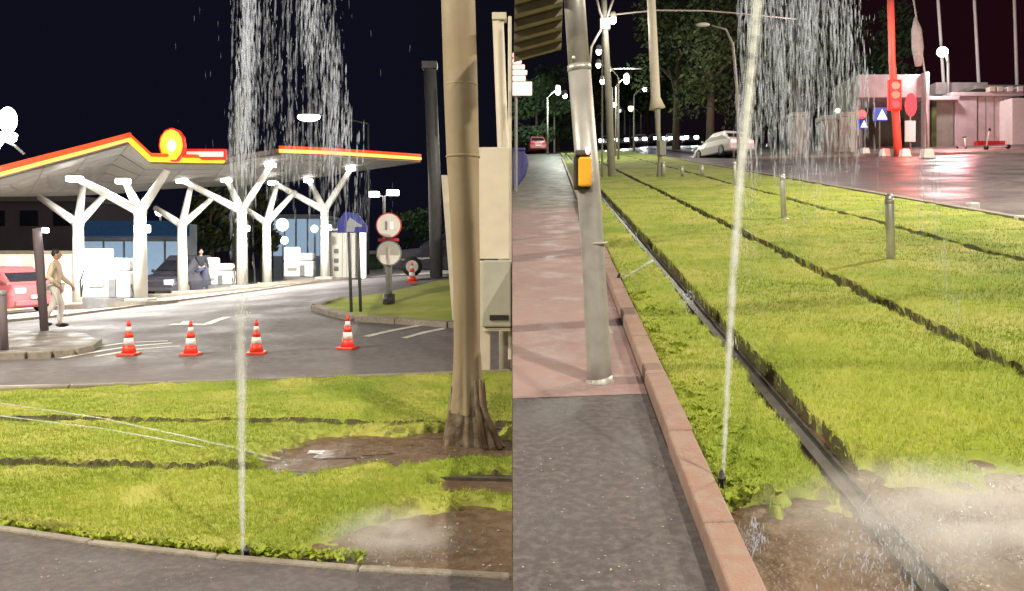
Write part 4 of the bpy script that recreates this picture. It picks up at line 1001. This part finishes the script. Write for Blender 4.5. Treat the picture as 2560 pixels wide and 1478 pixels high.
# tapered pole in the grass
b_ = gr(1647, 446); d_ = b_.y; k = d_/F
o = thing('tapered_pole', 'tall pale tapered pole with dark slim lower part in the grass', 'pole', tuple(b_))
MB().tube([b_-Vector((0, 0, .1)), ray(1650, 400, d_), ray(1645, 330, d_), ray(1643, 268, d_)], [.10, .075, .085, .11], 12).build('lower_shaft', 'conc_dark', o, True)
MB().tube([ray(1643, 272, d_), ray(1639, 245, d_), ray(1628, 0, d_), ray(1622, -120, d_)], [.29, .17, .15, .14], 16).build('upper_shaft', 'pale_pole', o, True)
MB().rbox((b_.x-.10+.09, b_.y-.2, ray(0, 390, d_).z), (b_.x+.13+.09, b_.y-.04, ray(0, 352, d_).z), .02).build('control_box', 'conc_dark', o)

# catenary pole with brackets + span wires
dK = 30; o = thing('catenary_pole', 'catenary pole with branching brackets right of the steel pole', 'pole', (ray(1520, 400, dK).x, dK, zR(ray(1520, 0, dK).x, dK)))
MB().tube([Vector((ray(1530, 0, dK).x, dK, zR(3.6, dK)-.1)), ray(1522, 250, dK), ray(1512, 60, dK), ray(1508, -60, dK)], [.14, .13, .11, .1], 12).build('shaft', 'conc_dark', o, True)
for P in ([(1512, 62), (1500, 30), (1490, -10)], [(1512, 62), (1522, 30), (1536, -10)], [(1510, 62), (1492, 92), (1478, 118), (1474, 170)]):
    MB().tube([ray(x, y, dK-.1) for x, y in P], .045, 7).build('bracket', 'wire_pale', o, True)
MB().rbox(tuple(ray(1500, 72, dK-.2)), tuple(ray(1524, 48, dK+.05)), .03).build('insulator_box', 'wire_pale', o)
def wire(px, r, label):
    o = MB().tube([ray(x, y, d_) for x, y, d_ in px], r, 6).build('span_wire', 'wire_pale', None, True); return tag(o, label, 'wire', 'span wires over the street')
wire([(1522, 38, 30), (1640, 26, 31), (1760, 27, 32), (1850, 34, 34), (1990, 48, 37)], .03, 'upper span wire crossing behind the tapered pole')
wire([(1522, 172, 58), (1560, 171, 58), (1606, 172, 58)], .05, 'short far span wire between small street lamps')

# street lamps down the street
def far_lamp(x, y, d_, m, label, r=8, arm=1):
    h_ = ray(x, y, d_); k = d_/F; bx = h_.x+arm*26*k; base = Vector((bx, d_+.2, zR(bx, d_+.2)))
    return lamp_post(base, (bx, d_+.2, h_.z-18*k), h_, label, hs=(r*k*.75, r*k*.6, r*k*1.0), m=m, r=2.2*k, pm='conc_dark', group='street lamps down the tramway street')
lamps = [(1533, 46, 30, 'lamp_white', 'biggest street lamp, at the top beside the branching brackets', 11, -1), (1497, 126, 40, 'lamp_white', 'street lamp highest of the pair beside the steel pole', 9, 1), (1496, 160, 46, 'lamp_white', 'street lamp lower of the pair beside the steel pole', 8, 1),
 (1521, 174, 50, 'lamp_white', 'street lamp at the left end of the short span wire', 8, 1), (1506, 201, 60, 'lamp_white', 'street lamp just below the left end of the short span wire', 8, 1), (1566, 197, 58, 'lamp_white', 'street lamp on a curved arm over the far lawn', 10, -1), (1612, 220, 72, 'lamp_white', 'small street lamp just left of the tapered pole', 7, -1),
 (1395, 226, 72, 'lamp_white', 'left one of two white lamps left of the steel pole', 9, -1), (1412, 237, 80, 'lamp_white', 'right one of two white lamps left of the steel pole', 8, -1), (1536, 258, 100, 'lamp_yellow', 'yellowish street lamp, left one of two low ones', 8, 1), (1577, 267, 115, 'lamp_yellow', 'yellow-green street lamp, the lowest of all', 9, 1), (1549, 274, 125, 'lit_white', 'dim small lamp between the two yellowish ones', 6, 1)]
for x, y, d_, m, lab, r, a in lamps: far_lamp(x, y, d_, m, lab, r, a)
# curved-arm lamp near the jet
dd_ = 38; o = thing('curved_street_lamp', 'unlit-looking curved arm street lamp left of the water jet', 'street lamp', (ray(1845, 0, dd_).x, dd_, zR(ray(1845, 0, dd_).x, dd_)))
MB().tube([Vector((ray(1848, 0, dd_).x, dd_, zR(10.5, dd_))), ray(1842, 220, dd_), ray(1832, 110, dd_), ray(1815, 74, dd_), ray(1780, 64, dd_)], [.08, .07, .06, .05, .04], 9).build('post', 'wire_pale', o, True)
q = ray(1757, 62, dd_); MB().ell(q, (.34, .15, .1)).build('lamp_head', 'reflective_white', o, True)

# ---- building, pillars and signs on the far side
def gbox(o, x0, y0, x1, d0, dep, m, nm, ybot=None, bev=.03):
    a = ray(x0, y0, d0); b = ray(x1, y0, d0); zb = zR((a.x+b.x)/2, d0) if ybot is None else ray(0, ybot, d0).z
    return MB().rbox((a.x, d0, zb), (b.x, d0+dep, a.z), bev).build(nm, m, o)
dW = 52
o = thing('concrete_wall', 'pinkish concrete building wall on the right lit by red light', 'building', tuple(gr(2450, 372)))
gbox(o, 2388, 236, 2443, dW, 8, 'conc_wall', 'pier')
gbox(o, 2446, 240, 2528, dW+.1, 8, 'conc_wall', 'wall')
gbox(o, 2380, 230, 2560, dW-.25, 8.6, 'conc_wall', 'coping', 240)
for x in (2464, 2486, 2508): gbox(o, x-.7, 244, x+.7, dW+.06, .036, 'conc_dark', 'joint', 350, .005)
gbox(o, 2443, 352, 2535, dW-.5, .4, 'sign_red', 'red_plinth')
gbox(o, 2530, 245, 2570, dW-1.2, 3, 'reflective_white', 'end_pier')
gbox(o, 2340, 206, 2470, dW+3, 8, 'conc_wall', 'upper_wall', 236)
gbox(o, 2440, 212, 2600, dW+.6, 6, 'conc_dark', 'eaves', 222)
for x in (2475, 2495, 2520, 2545):
    gbox(o, x, 216, x+14, dW-.4, .5, 'reflective_white' if x > 2500 else 'cream', 'roof_clutter', 229)
o = thing('concrete_portal', 'concrete portal with a deep lintel over a dark passage', 'building', tuple(gr(2230, 368)))
gbox(o, 2148, 186, 2312, dW-1, 4, 'conc_wall', 'lintel', 244)
gbox(o, 2134, 192, 2152, dW-.5, 3, 'conc_dark', 'pillar')
gbox(o, 2312, 180, 2324, dW-1.4, .5, 'conc_wall', 'pillar')
gbox(o, 2336, 250, 2384, dW, 4, 'conc_dark', 'side_wall')
gbox(o, 2155, 244, 2312, dW+5, .3, 'roof_dark', 'passage_back')
gbox(o, 2312, 240, 2400, dW-.6, 2, 'conc_wall', 'side_lintel', 250)
gbox(o, 2330, 252, 2342, dW-.3, .25, 'leaf_dark', 'door')
for (x0, x1, y0, d_, m, lab) in ((1984, 2022, 284, 47, 'conc_dark', 'grey concrete pillar with flared cap left of the others'), (2060, 2094, 292, 48, 'conc_dark', 'dark grey concrete pillar, left half of the middle pair'), (2097, 2124, 284, 48.5, 'conc_dark', 'grey-beige concrete pillar, right half of the middle pair')):
    o = thing('concrete_pillar', lab, 'pillar', tuple(ray((x0+x1)/2, 376, d_)), 'concrete pillars across the street')
    gbox(o, x0, y0+8, x1, d_, 1.0, m, 'shaft'); gbox(o, x0-3, y0-4, x1+3, d_-.08, 1.16, m, 'cap', y0+7.5)
    gbox(o, x0-1, 366, x1+1, d_-.06, 1.1, m, 'foot')
o = thing('pale_post', 'narrow pale orange-lit post next to the concrete pillars', 'post', tuple(ray(2131, 376, 47)))
gbox(o, 2127, 284, 2137, 47, .3, 'cream', 'shaft'); gbox(o, 2125.5, 280, 2138.5, 46.95, .4, 'cream', 'cap', 284)
p = ray(2094, 277, 48); tag(MB().ell(p, .16, 12, 9).build('globe_lamp', 'lit_white', None, True), 'small white globe lamp on top of the middle pillars', 'lamp')
# signs
def rsign(x, y, w, d_, label, shape):
    c = ray(x, y, d_); k = d_/F; base = Vector((c.x, d_+.04, zR(c.x, d_)))
    o = thing('crossing_sign' if shape != 'round' else 'red_sign', label, 'road sign', tuple(base))
    MB().tube([base, Vector((c.x, d_+.05, c.z))], .04, 8).build('post', 'mid_grey', o)
    if shape == 'square':
        MB().rbox((c.x-w*k/2, d_-.03, c.z-w*k/2), (c.x+w*k/2, d_+.0, c.z+w*k/2), .01).build('panel', 'blue_lit', o)
        q = w*k*.38; MB().plate([(c.x-q+.1, c.z-q), (c.x+q+.1, c.z-q), (c.x+.1, c.z+q)], d_-.05, d_-.031).build('triangle', 'lit_white', o)
    return o, c, k
o, c, k = rsign(2200, 286, 34, 44, 'blue square sign with white triangle left of the red-lit pole', 'square')
o, c, k = rsign(2155, 310, 24, 45, 'blue and white sign topped with red beside the concrete pillars', 'square')
MB().disc((c.x, 45-.02, c.z+24*k), 11*k, .04).build('red_disc', 'red_lens', o)
c = ray(2277, 262, 46); k = 46/F; base = Vector((c.x, 46.06, zR(c.x, 46)))
o = thing('red_sign', 'glowing red oval sign above a white panel right of the red pole', 'sign', tuple(base))
MB().tube([base, Vector((c.x, 46.1, c.z))], .05, 8).build('post', 'mid_grey', o)
MB().disc(c, (14*k, 29*k), .1).build('red_oval', 'red_lens', o)
a, b = ray(2262, 355, 46), ray(2288, 302, 46); MB().rbox((a.x, 45.95, a.z), (b.x, 46.05, b.z), .02).build('white_panel', 'reflective_white', o)
# pole with signal; the red light on it is put into the shaft colour
b_ = gr(2246, 392); d_ = b_.y
o = thing('signal_pole', 'thick pole coloured red for the red light on it, with a glowing signal', 'traffic light', tuple(b_))
MB().tube([b_-Vector((0, 0, .1)), ray(2238, 270, d_), ray(2230, 150, d_), ray(2225, -60, d_)], [.20, .18, .165, .16], 14).build('shaft', 'red_light_tint', o, True)
c = ray(2236, 238, d_-.32); k = d_/F
MB().rbox((c.x-.32, c.y-.12, c.z-.75), (c.x+.32, c.y+.14, c.z+.75), .06).build('signal_head', 'neon_red', o)
for j, zz in enumerate((.45, -.0, -.45)):
    MB().disc(c+Vector((0, -.13, zz)), .2, .05).build('lens', 'signal_glow' if j < 2 else 'red_lens', o)
    MB().tube([c+Vector((-.22, -.15, zz+.12)), c+Vector((0, -.3, zz+.24)), c+Vector((.22, -.15, zz+.12))], .02, 6).build('visor', 'dark_grey', o)
for dz, pw_ in ((3.2, 260), (-2.2, 200)):
    lamp_light('pole_red_fill', c+Vector((.2, -1.1, dz)), pw_, (1, .12, .08), .3, o)  # bare red lights added away from the signal head to redden the pole
lamp_light('wall_red_fill', ray(2400, 290, 45), 900, (1, .34, .36), .5, o)  # bare red light added to tint the wall, no lamp there
# flag poles and lamp
for (xt, xb, yb, lab) in ((2345, 2362, 250, 'flagpole next to the bright lamp'), (2436, 2448, 228, 'flagpole rising behind the middle of the pink wall'), (2536, 2543, 225, 'flagpole at the right edge')):
    d_ = 56; o = thing('flagpole', lab, 'flagpole', tuple(ray(xb, yb, d_)), 'tall pale flagpoles'); a = ray(xb, yb, d_)
    MB().tube([Vector((a.x, d_, zR(a.x, d_))), a, ray(xt, 0, d_), ray(xt-4, -90, d_)], [.12, .11, .10, .09], 9).build('shaft', 'reflective_white', o, True)
    MB().ell(ray(xt-4, -92, d_), .14, 8, 6).build('finial', 'galv', o, True)
d_ = 54; q = ray(2356, 130, d_); base = Vector((ray(2372, 0, d_).x, d_, zR(33, d_)))
o = thing('globe_street_lamp', 'bright white lamp among the flagpoles', 'street lamp', tuple(base))
MB().tube([base, ray(2370, 160, d_), ray(2366, 130, d_)], .1, 9).build('post', 'galv', o, True)
MB().ell(q, (.36, .3, .34)).build('globe', 'lamp_white', o, True)
MB().tube([ray(2366, 132, d_), q], .06, 7).build('arm', 'galv', o)
d_ = 44; o = thing('furled_flag', 'pale furled flag hanging from a thin pole right of the red pole', 'flag', tuple(Vector((ray(2302, 0, d_).x, d_, zR(21.9, d_)))))
MB().tube([Vector((ray(2318, 0, d_).x, d_, zR(22, d_))), ray(2312, 180, d_), ray(2284, 0, d_), ray(2278, -60, d_)], .05, 8).build('pole', 'galv', o, True)
MB().tube([ray(2288, 42, d_), ray(2291, 75, d_), ray(2294, 120, d_), ray(2296, 165, d_)], [.05, .26, .3, .16], 10).build('cloth', 'flag_white', o, True)

# white blocks along the far kerb
w0 = None
for (x, y, s_, lab) in ((2317, 397, .46, 'white traffic block, rightmost and brightest of the row'), (2262, 393, .40, 'pale traffic block just right of the red-lit pole'), (2212, 392, .42, 'pale traffic block just left of the red-lit pole'), (2162, 388, .40, 'pinkish traffic block under the blue and red sign'), (2117, 383, .30, 'small pale block at the foot of the middle pillars'), (2064, 380, .36, 'small white block left of the middle pillars'), (1990, 383, .30, 'small pinkish block at the foot of the left pillar'), (1922, 370, .40, 'pinkish block just right of the water jet')):
    p = gr(x, y)
    if w0 is None:
        o = w0 = thing('traffic_block', lab, 'traffic block', tuple(p), 'low white blocks along the far kerb')
        MB().add([(p.x+sx_*a, p.y+sy_*a, p.z+z) for z, a in ((0, .26), (.07, .26), (.09, .235), (.40, .19), (.44, .16)) for sx_, sy_ in ((-1, -1), (1, -1), (1, 1), (-1, 1))], [(i*4+j, i*4+(j+1) % 4, i*4+4+(j+1) % 4, i*4+4+j) for i in range(4) for j in range(4)]+[(3, 2, 1, 0), (16, 17, 18, 19)]).build('block', 'reflective_white', o)
        MB().rbox((p.x-.05, p.y-.05, p.z+.44), (p.x+.05, p.y+.05, p.z+.48), .01).build('lifting_lug', 'mid_grey', o)
    else: dup(w0, p, lab, scale=s_/.46)
p = gr(2431, 525); tag(MB().rbox((p.x-.09, p.y-.09, p.z), (p.x+.09, p.y+.09, p.z+.13), .02).build('kerb_block', 'reflective_white'), 'tiny white block on the grass edge below the red wall', 'block')
p = gr(2549, 555); tag(MB().rbox((p.x-.06, p.y-.06, p.z), (p.x+.06, p.y+.06, p.z+.10), .02).build('kerb_block', 'reflective_white'), 'tiny white block on the grass edge at the right edge', 'block')

# kick scooters by the wall
def scooter(x, y, d_, sc, label, rz):
    c = ray(x, y, d_); b = Vector((c.x, d_, zR(c.x, d_)+.1)); o = thing('kick_scooter', label, 'kick scooter', tuple(b))
    def T(p): return b+Vector(p)*sc
    for nm, yy in (('wheel', -.5), ('wheel', .5)):
        w = MB().tube([T((yy, -.03, .12)), T((yy, .03, .12))], .12*sc, 16).build('wheel', 'tyre', o, True)
    MB().rbox(tuple(T((-.45, -.08, .12))), tuple(T((.38, .08, .17))), .02).build('deck', 'reflective_white', o)
    MB().tube([T((.5, 0, .15)), T((.34, 0, 1.1))], .035*sc, 8).build('stem', 'reflective_white', o, True)
    MB().tube([T((.34, -.25, 1.12)), T((.34, .25, 1.12))], .022*sc, 8).build('handlebar', 'black', o, True)
    MB().rbox(tuple(T((.28, -.08, 1.0))), tuple(T((.4, .08, 1.12))), .02).build('display', 'black', o)
    o.rotation_euler = (0, 0, rz); return o
scooter(2493, 378, 43, 1.0, 'kick scooter standing in front of the pink wall', R(150))
scooter(2404, 374, 46, .62, 'small folded kick scooter lying low by the red kerb', R(20))

# trees, right
G2 = 'dark trees beyond the street'
for (x, d_, H, Wd, lab, lf, low) in ((1775, 62, 13, 7, 'big dark tree behind the white car', 'leaf_dark', .12), (1690, 70, 13.5, 8, 'tall dark tree above the oncoming headlights', 'leaf_dark', .3), (1880, 64, 13, 8, 'tall dark tree behind the falling water', 'leaf_dark', .12), (1985, 60, 12, 7, 'dark tree behind the left concrete pillar', 'leaf_dark', .1), (2085, 62, 11, 6, 'dark tree behind the middle concrete pillars', 'leaf_dark', .1), (2210, 66, 11, 6, 'green-tinged tree rising behind the portal', 'leaf_green', .2),
    (1620, 120, 14, 10, 'distant tree at the end of the street', 'leaf_green', .25), (1560, 130, 12, 10, 'distant tree behind the yellowish lamps', 'leaf_green', .2), (1395, 95, 10, 8, 'green tree left of the steel pole', 'leaf_green', .12), (1340, 80, 7.5, 6, 'bushy green tree at the far left', 'leaf_green', .1), (1490, 110, 12, 8, 'tree right behind the steel pole, far off', 'leaf_dark', .2)):
    X = (x-CX)/F*d_; tree((X, d_, zR(X, d_)), H, Wd, lab, lf, n=2800, s=.0032*d_, group=G2, low=low)
# light for trees, wall, far road: some at lamps, others added without one
for (x, y, d_, pw_, col) in ((1690, 150, 50, 1300, (1, .95, .8)), (1533, 60, 29.2, 120, (1, .95, .85)), (1566, 200, 57.6, 900, (.9, 1, .85)), (2356, 150, 50, 900, (1, .92, .92)), (1395, 226, 71, 2200, (.85, 1, .9)), (1412, 260, 50, 900, (1, 1, .85)), (2040, 60, 40, 700, (1, .9, .85))):
    lamp_light('lamp_light', ray(x, y, d_), pw_, col, .3)

# loose specks on the pavement
V = []; Fc = []
def speck(p, r_):
    o = len(V); a0 = random.uniform(0, 6.28)
    for j in range(5): a = a0+1.2566*j; q = r_*random.uniform(.5, 1.2); V.append((p.x+q*math.cos(a), p.y+q*math.sin(a), p.z+.004))
    V.append((p.x, p.y, p.z+.004+r_*.6))
    for j in range(5): Fc.append((o+j, o+(j+1) % 5, o+5))
for _ in range(90): q = gr(random.uniform(1295, 1690), random.uniform(1120, 1478)); q.z += .012; speck(q, random.uniform(.002, .006))
for _ in range(40): q = gl(random.uniform(20, 700), random.uniform(1410, 1478)); q.z += .03; speck(q, random.uniform(.002, .006))
for _ in range(60): q = gl(random.uniform(700, 1270), random.uniform(1110, 1430)); q.z += .014; speck(q, random.uniform(.003, .012))
tag(fast_mesh('gravel_specks', V, Fc, 'cabinet_grey'), kind='stuff')
# shallow puddles on the bare soil
pm_ = mat('muddy_water', (.13, .095, .065), .16, var=.25, scale=3, bump=.25, bscale=22, spec=.6)
def puddle(c, rx, ry, zf, dz, rz=0):
    n = 56; V = [(c.x, c.y, zf(c.x, c.y)+dz)]
    for j in range(n):
        a = 2*math.pi*j/n; w = 1+.22*math.sin(3*a+c.x*9)+.13*math.sin(5*a+c.y*7)+.07*math.sin(11*a)+random.uniform(-.04, .04)
        x = rx*w*math.cos(a); y = ry*w*math.sin(a); X = c.x+x*math.cos(rz)-y*math.sin(rz); Y = c.y+x*math.sin(rz)+y*math.cos(rz)
        V.append((X, Y, zf(X, Y)+dz))
    tag(fast_mesh('puddle', V, [(0, 1+j, 1+(j+1) % n) for j in range(n)], 'muddy_water'), kind='structure')
q = gl(860, 1140); puddle(Vector((q.x, q.y, 0)), .28, .13, lambda X, Y: 0, .016)
# ------------------------------------------------------------------ WATER
def water_fade(name, a0, z0, z1, lo=.12):
    m = water_mat(name, a0, (.8, .83, .8)); n = m.node_tree
    mix = [q for q in n.nodes if q.type == 'MIX_SHADER'][1]; src = mix.inputs[0].links[0].from_socket
    g = n.nodes.new('ShaderNodeNewGeometry'); sp = n.nodes.new('ShaderNodeSeparateXYZ'); n.links.new(g.outputs['Position'], sp.inputs[0])
    mr = n.nodes.new('ShaderNodeMapRange'); mr.inputs[1].default_value = z0; mr.inputs[2].default_value = z1; mr.inputs[3].default_value = 1; mr.inputs[4].default_value = lo
    mu = n.nodes.new('ShaderNodeMath'); mu.operation = 'MULTIPLY'; n.links.new(sp.outputs[2], mr.inputs[0]); n.links.new(mr.outputs[0], mu.inputs[0]); n.links.new(src, mu.inputs[1])
    n.links.new(mu.outputs[0], mix.inputs[0])
for nm, a in (('core', .42), ('sheath', .26), ('spray', .14)):
    water_fade('up_'+nm, a*1.1, .3, 1.35, .08); water_fade('tall_'+nm, a, 1.2, 3.2, .75)
def jet(px, label, name='water_jet', m=None, n=12, fam='tall'):
    p0 = ray(*px[0][:3]); o = thing(name, label, 'water jet', tuple(p0), 'jets of sprinkler water')
    for nm, f in (('core', .4), ('sheath', .72), ('spray', 1.05)):
        MB().tube([ray(x, y, d_) for x, y, d_, w in px], [w*d_/F/2*f for x, y, d_, w in px], n).build(nm, fam+'_'+nm, o, True)
        if m: break
    return o
d0 = pn.y
jet([(1806, 1226, d0, 9), (1812, 1100, d0+.01, 13), (1820, 940, d0+.03, 18), (1829, 760, d0+.08, 22), (1840, 600, d0+.13, 25), (1852, 440, d0+.2, 27), (1868, 280, d0+.28, 30), (1882, 140, d0+.36, 34), (1890, 30, d0+.44, 36), (1892, -80, d0+.5, 40)], 'tall white water jet shooting up from the grass beside the kerb')
d2 = pn2.y
jet([(1551, 700, d2, 6), (1580, 682, d2+.03, 6), (1610, 664, d2+.05, 7), (1632, 652, d2+.08, 12)], 'short low water jet squirting from the far sprinkler across the rail', n=8)
dl = pl.y+.06
jet([(607, 1392, dl, 11), (605, 1280, dl+.02, 16), (604, 1130, dl+.08, 20), (604, 1000, dl+.15, 25), (603, 900, dl+.22, 30), (602, 760, dl+.32, 36), (602, 600, dl+.45, 40), (602, 420, dl+.6, 44), (603, 250, dl+.8, 48)], 'upright water jet in front of the cones, rising from the grass edge', fam='up')
# thin arcs sweeping in from the left and landing on the soil
for (P, lab) in (([(0, 1008, 7.6, 4), (250, 1045, 6.9, 4), (480, 1095, 6.4, 5), (700, 1148, 6.2, 8)], 'upper of the thin water arcs sweeping in from the left'), ([(0, 1040, 7.3, 4), (260, 1072, 6.7, 4), (480, 1112, 6.35, 5), (690, 1156, 6.15, 7)], 'lower of the thin water arcs sweeping in from the left')):
    jet(P, lab, n=7)
def drops(name, pts, m, label):
    V = []; Fc = []
    for p, ln, r_, tx in pts:
        o = len(V); n = 5; ax = Vector((tx, 0, 1)).normalized()*ln/2
        V.append(p+ax)
        for t, rr in ((.45, .8), (-.35, 1.0)):
            for j in range(n): a = 6.283*j/n; V.append(p+ax*t+Vector((math.cos(a), math.sin(a), 0))*r_*rr)
        V.append(p-ax)
        for j in range(n):
            Fc += [(o, o+1+j, o+1+(j+1) % n), (o+1+j, o+1+n+j, o+1+n+(j+1) % n), (o+1+j, o+1+n+(j+1) % n, o+1+(j+1) % n), (o+1+n+j, o+1+2*n, o+1+n+(j+1) % n)]
    o = fast_mesh(name, [tuple(v) for v in V], Fc, m, smooth=True); return tag(o, label, 'water', kind='stuff')
rd = random.Random(3)
def strand(lst, x, y, d_, ln, r_, tx):                    # a falling thread of water that has broken into slim pieces
    p = ray(x, y, d_); n = rd.randint(3, 7); z = 0
    for _ in range(n):
        l_ = ln*rd.uniform(.5, 1.5); lst.append((p+Vector((tx*z*-1+rd.gauss(0, .003), rd.gauss(0, .01), -z)), l_, r_*rd.uniform(.6, 1.3), tx)); z += l_*rd.uniform(.55, 1.1)
pts, fine = [], []
for _ in range(190):                                     # left fountain: two dense strands with a veil between them
    t = rd.random()**1.1; y = -70+430*t; u = rd.random(); d_ = rd.uniform(4.6, 6.0)
    if u < .55: x = 625-18*t+rd.gauss(0, 9+6*t)
    else: x = 775+95*t+rd.gauss(0, 18+8*t)
    strand(pts, x, y, d_, .085, .0042, rd.gauss(-.01 if u < .55 else .03, .02))
for _ in range(170):
    t = rd.random(); y = -70+470*t; strand(fine, rd.uniform(585-15*t, 830+60*t), y, rd.uniform(4.5, 6.4), .11, .0062, rd.gauss(.01, .025))
for _ in range(350): pts.append((ray(rd.uniform(575, 860), rd.uniform(-40, 400), rd.uniform(4.6, 6.4)), rd.uniform(.012, .05), rd.uniform(.001, .0024), rd.gauss(0, .08)))
for _ in range(70): fine.append((ray(rd.gauss(715, 120), rd.uniform(-40, 420), rd.uniform(5, 6.4)), rd.uniform(.02, .08), rd.uniform(.001, .002), rd.gauss(0, .06)))
for _ in range(40): strand(fine, rd.gauss(885, 28), rd.uniform(400, 560), rd.uniform(5, 6), .07, .002, .02)
drops('falling_water', pts, 'water_drop', 'falling strands of sprinkler water above the station')
drops('falling_spray', fine, 'water_fine', 'fine falling spray above the station')
pts, fine = [], []
def low(x): return 345-max(0, abs(x-1985)-60)*.75
for _ in range(200):                                     # right fountain
    t = rd.random()**1.4; y = -70+400*t
    x = rd.uniform(1852-6*t, 2030+60*t) if rd.random() < .7 else rd.uniform(1990, 2150+50*t)
    if y > low(x): continue
    strand(pts, x, y, rd.uniform(4.3, 6.0), .075, .0032, rd.gauss(-.01, .035))
for _ in range(330):
    t = rd.random()**1.3; y = -70+420*t; x = rd.uniform(1845-10*t, 2110+100*t)
    if y > low(x)+20: continue
    strand(fine, x, y, rd.uniform(4.3, 6.4), .11, .0056, rd.gauss(-.01, .035))
for _ in range(300):
    x = rd.uniform(1850, 2190); y = rd.uniform(-40, 330)
    if y < low(x): pts.append((ray(x, y, rd.uniform(4.4, 6)), rd.uniform(.012, .05), rd.uniform(.001, .0024), rd.gauss(0, .15)))
for _ in range(26):                                     # water coming down on the right of the grass
    u = rd.random(); y = 370+560*u; x = rd.gauss(2318+80*(y-380)/500, 18)
    strand(fine, x, y, rd.uniform(5.6, 6.4), .11, .004, -.03)
for _ in range(30): strand(fine, rd.gauss(1868, 22), rd.uniform(250, 700), rd.uniform(3.7, 4.2), .06, .0014, -.07)
drops('falling_water', pts, 'water_drop', 'falling strands of sprinkler water above the street')
drops('falling_spray', fine, 'water_fine', 'fine falling spray above the street and grass')
jd = []
for _ in range(260):                                    # drops shed along the two tall jets
    t = rd.random()
    if rd.random() < .5: x, y, d_, w = 1806+86*t, 1226-1226*t, d0+.46*t**1.5, 8+16*t
    else: x, y, d_, w = 607-4*t, 1392-900*t, dl+.5*t**1.5, 7+20*t
    jd.append((ray(x+rd.gauss(0, w*.6), y, d_+rd.gauss(0, .015)), rd.uniform(.008, .04), rd.uniform(.0008, .0022), rd.gauss(-.03, .05)))
drops('jet_drops', jd, 'water_jet', 'small drops shed along the two upright water jets')
spl = []
for _ in range(420):                                     # splashes: left landing point, left puddle
    if rd.random() < .45: q = gl(rd.gauss(715, 40), rd.gauss(1160, 22)); h_ = abs(rd.gauss(0, .05))
    else: q = gl(rd.gauss(1000, 90), rd.gauss(1395, 35)); h_ = abs(rd.gauss(0, .07))
    if q.x > -.02: continue
    spl.append((q+Vector((0, 0, h_)), rd.uniform(.006, .022), rd.uniform(.0015, .004), rd.gauss(0, .4)))
for _ in range(1100):
    u = rd.random()
    if u < .12: q = gr(rd.gauss(1885, 14), rd.gauss(1360, 22)); h_ = abs(rd.gauss(0, .03))
    elif u < .5: q = gr(rd.gauss(2230, 90), rd.gauss(1400, 60)); h_ = abs(rd.gauss(0, .05))
    else: q = gr(rd.uniform(2150, 2600), rd.uniform(1220, 1470)); h_ = abs(rd.gauss(0, .07))
    spl.append((q+Vector((0, 0, h_)), rd.uniform(.006, .035), rd.uniform(.0012, .0032), rd.gauss(0, .25)))
for _ in range(70): spl.append((gr(rd.gauss(1720, 12), rd.gauss(780, 14))+Vector((0, 0, .06+abs(rd.gauss(0, .05)))), .03, .004, rd.gauss(0, .4)))
drops('splash_drops', spl, 'water_drop', 'splashing drops where the water lands')

def mist(name, c, rad, dens, label):
    m = bpy.data.materials.new(name); m.use_nodes = True; n = m.node_tree; n.nodes.clear()
    out = n.nodes.new('ShaderNodeOutputMaterial'); pv = n.nodes.new('ShaderNodeVolumePrincipled'); pv.inputs['Color'].default_value = (.95, .93, .92, 1)
    pv.inputs['Anisotropy'].default_value = .0
    co = n.nodes.new('ShaderNodeTexCoord'); ns = n.nodes.new('ShaderNodeTexNoise'); ns.inputs['Scale'].default_value = 3.2; ns.inputs['Detail'].default_value = 4
    n.links.new(co.outputs['Object'], ns.inputs['Vector'])
    ln = n.nodes.new('ShaderNodeVectorMath'); ln.operation = 'LENGTH'; n.links.new(co.outputs['Object'], ln.inputs[0])
    mr = n.nodes.new('ShaderNodeMapRange'); mr.inputs[1].default_value = 1; mr.inputs[2].default_value = .0; mr.inputs[3].default_value = 0; mr.inputs[4].default_value = dens; mr.interpolation_type = 'SMOOTHERSTEP'
    n.links.new(ln.outputs['Value'], mr.inputs[0]); mu = n.nodes.new('ShaderNodeMath'); mu.operation = 'MULTIPLY'
    m2 = n.nodes.new('ShaderNodeMapRange'); m2.inputs[1].default_value = .35; m2.inputs[2].default_value = .65; m2.inputs[3].default_value = .05; m2.inputs[4].default_value = 1.9
    n.links.new(ns.outputs[0], m2.inputs[0]); n.links.new(mr.outputs[0], mu.inputs[0]); n.links.new(m2.outputs[0], mu.inputs[1])
    n.links.new(mu.outputs[0], pv.inputs['Density']); n.links.new(pv.outputs[0], out.inputs['Volume']); MATS[name] = m
    o = MB().ell((0, 0, 0), 1, 20, 12).build(name, m, None, True); o.location = c; o.scale = rad
    return tag(o, label, 'mist', kind='stuff')
q = gl(1000, 1375); mist('water_mist', (q.x-.05, q.y, .06), (.48, .42, .20), 3.2, 'white spray mist over the wet soil facing the station')
q = gr(2480, 1350); mist('water_mist', (q.x, q.y+.05, q.z+.05), (1.05, .85, .24), 2.9, 'white spray mist over the wet soil beside the rail')
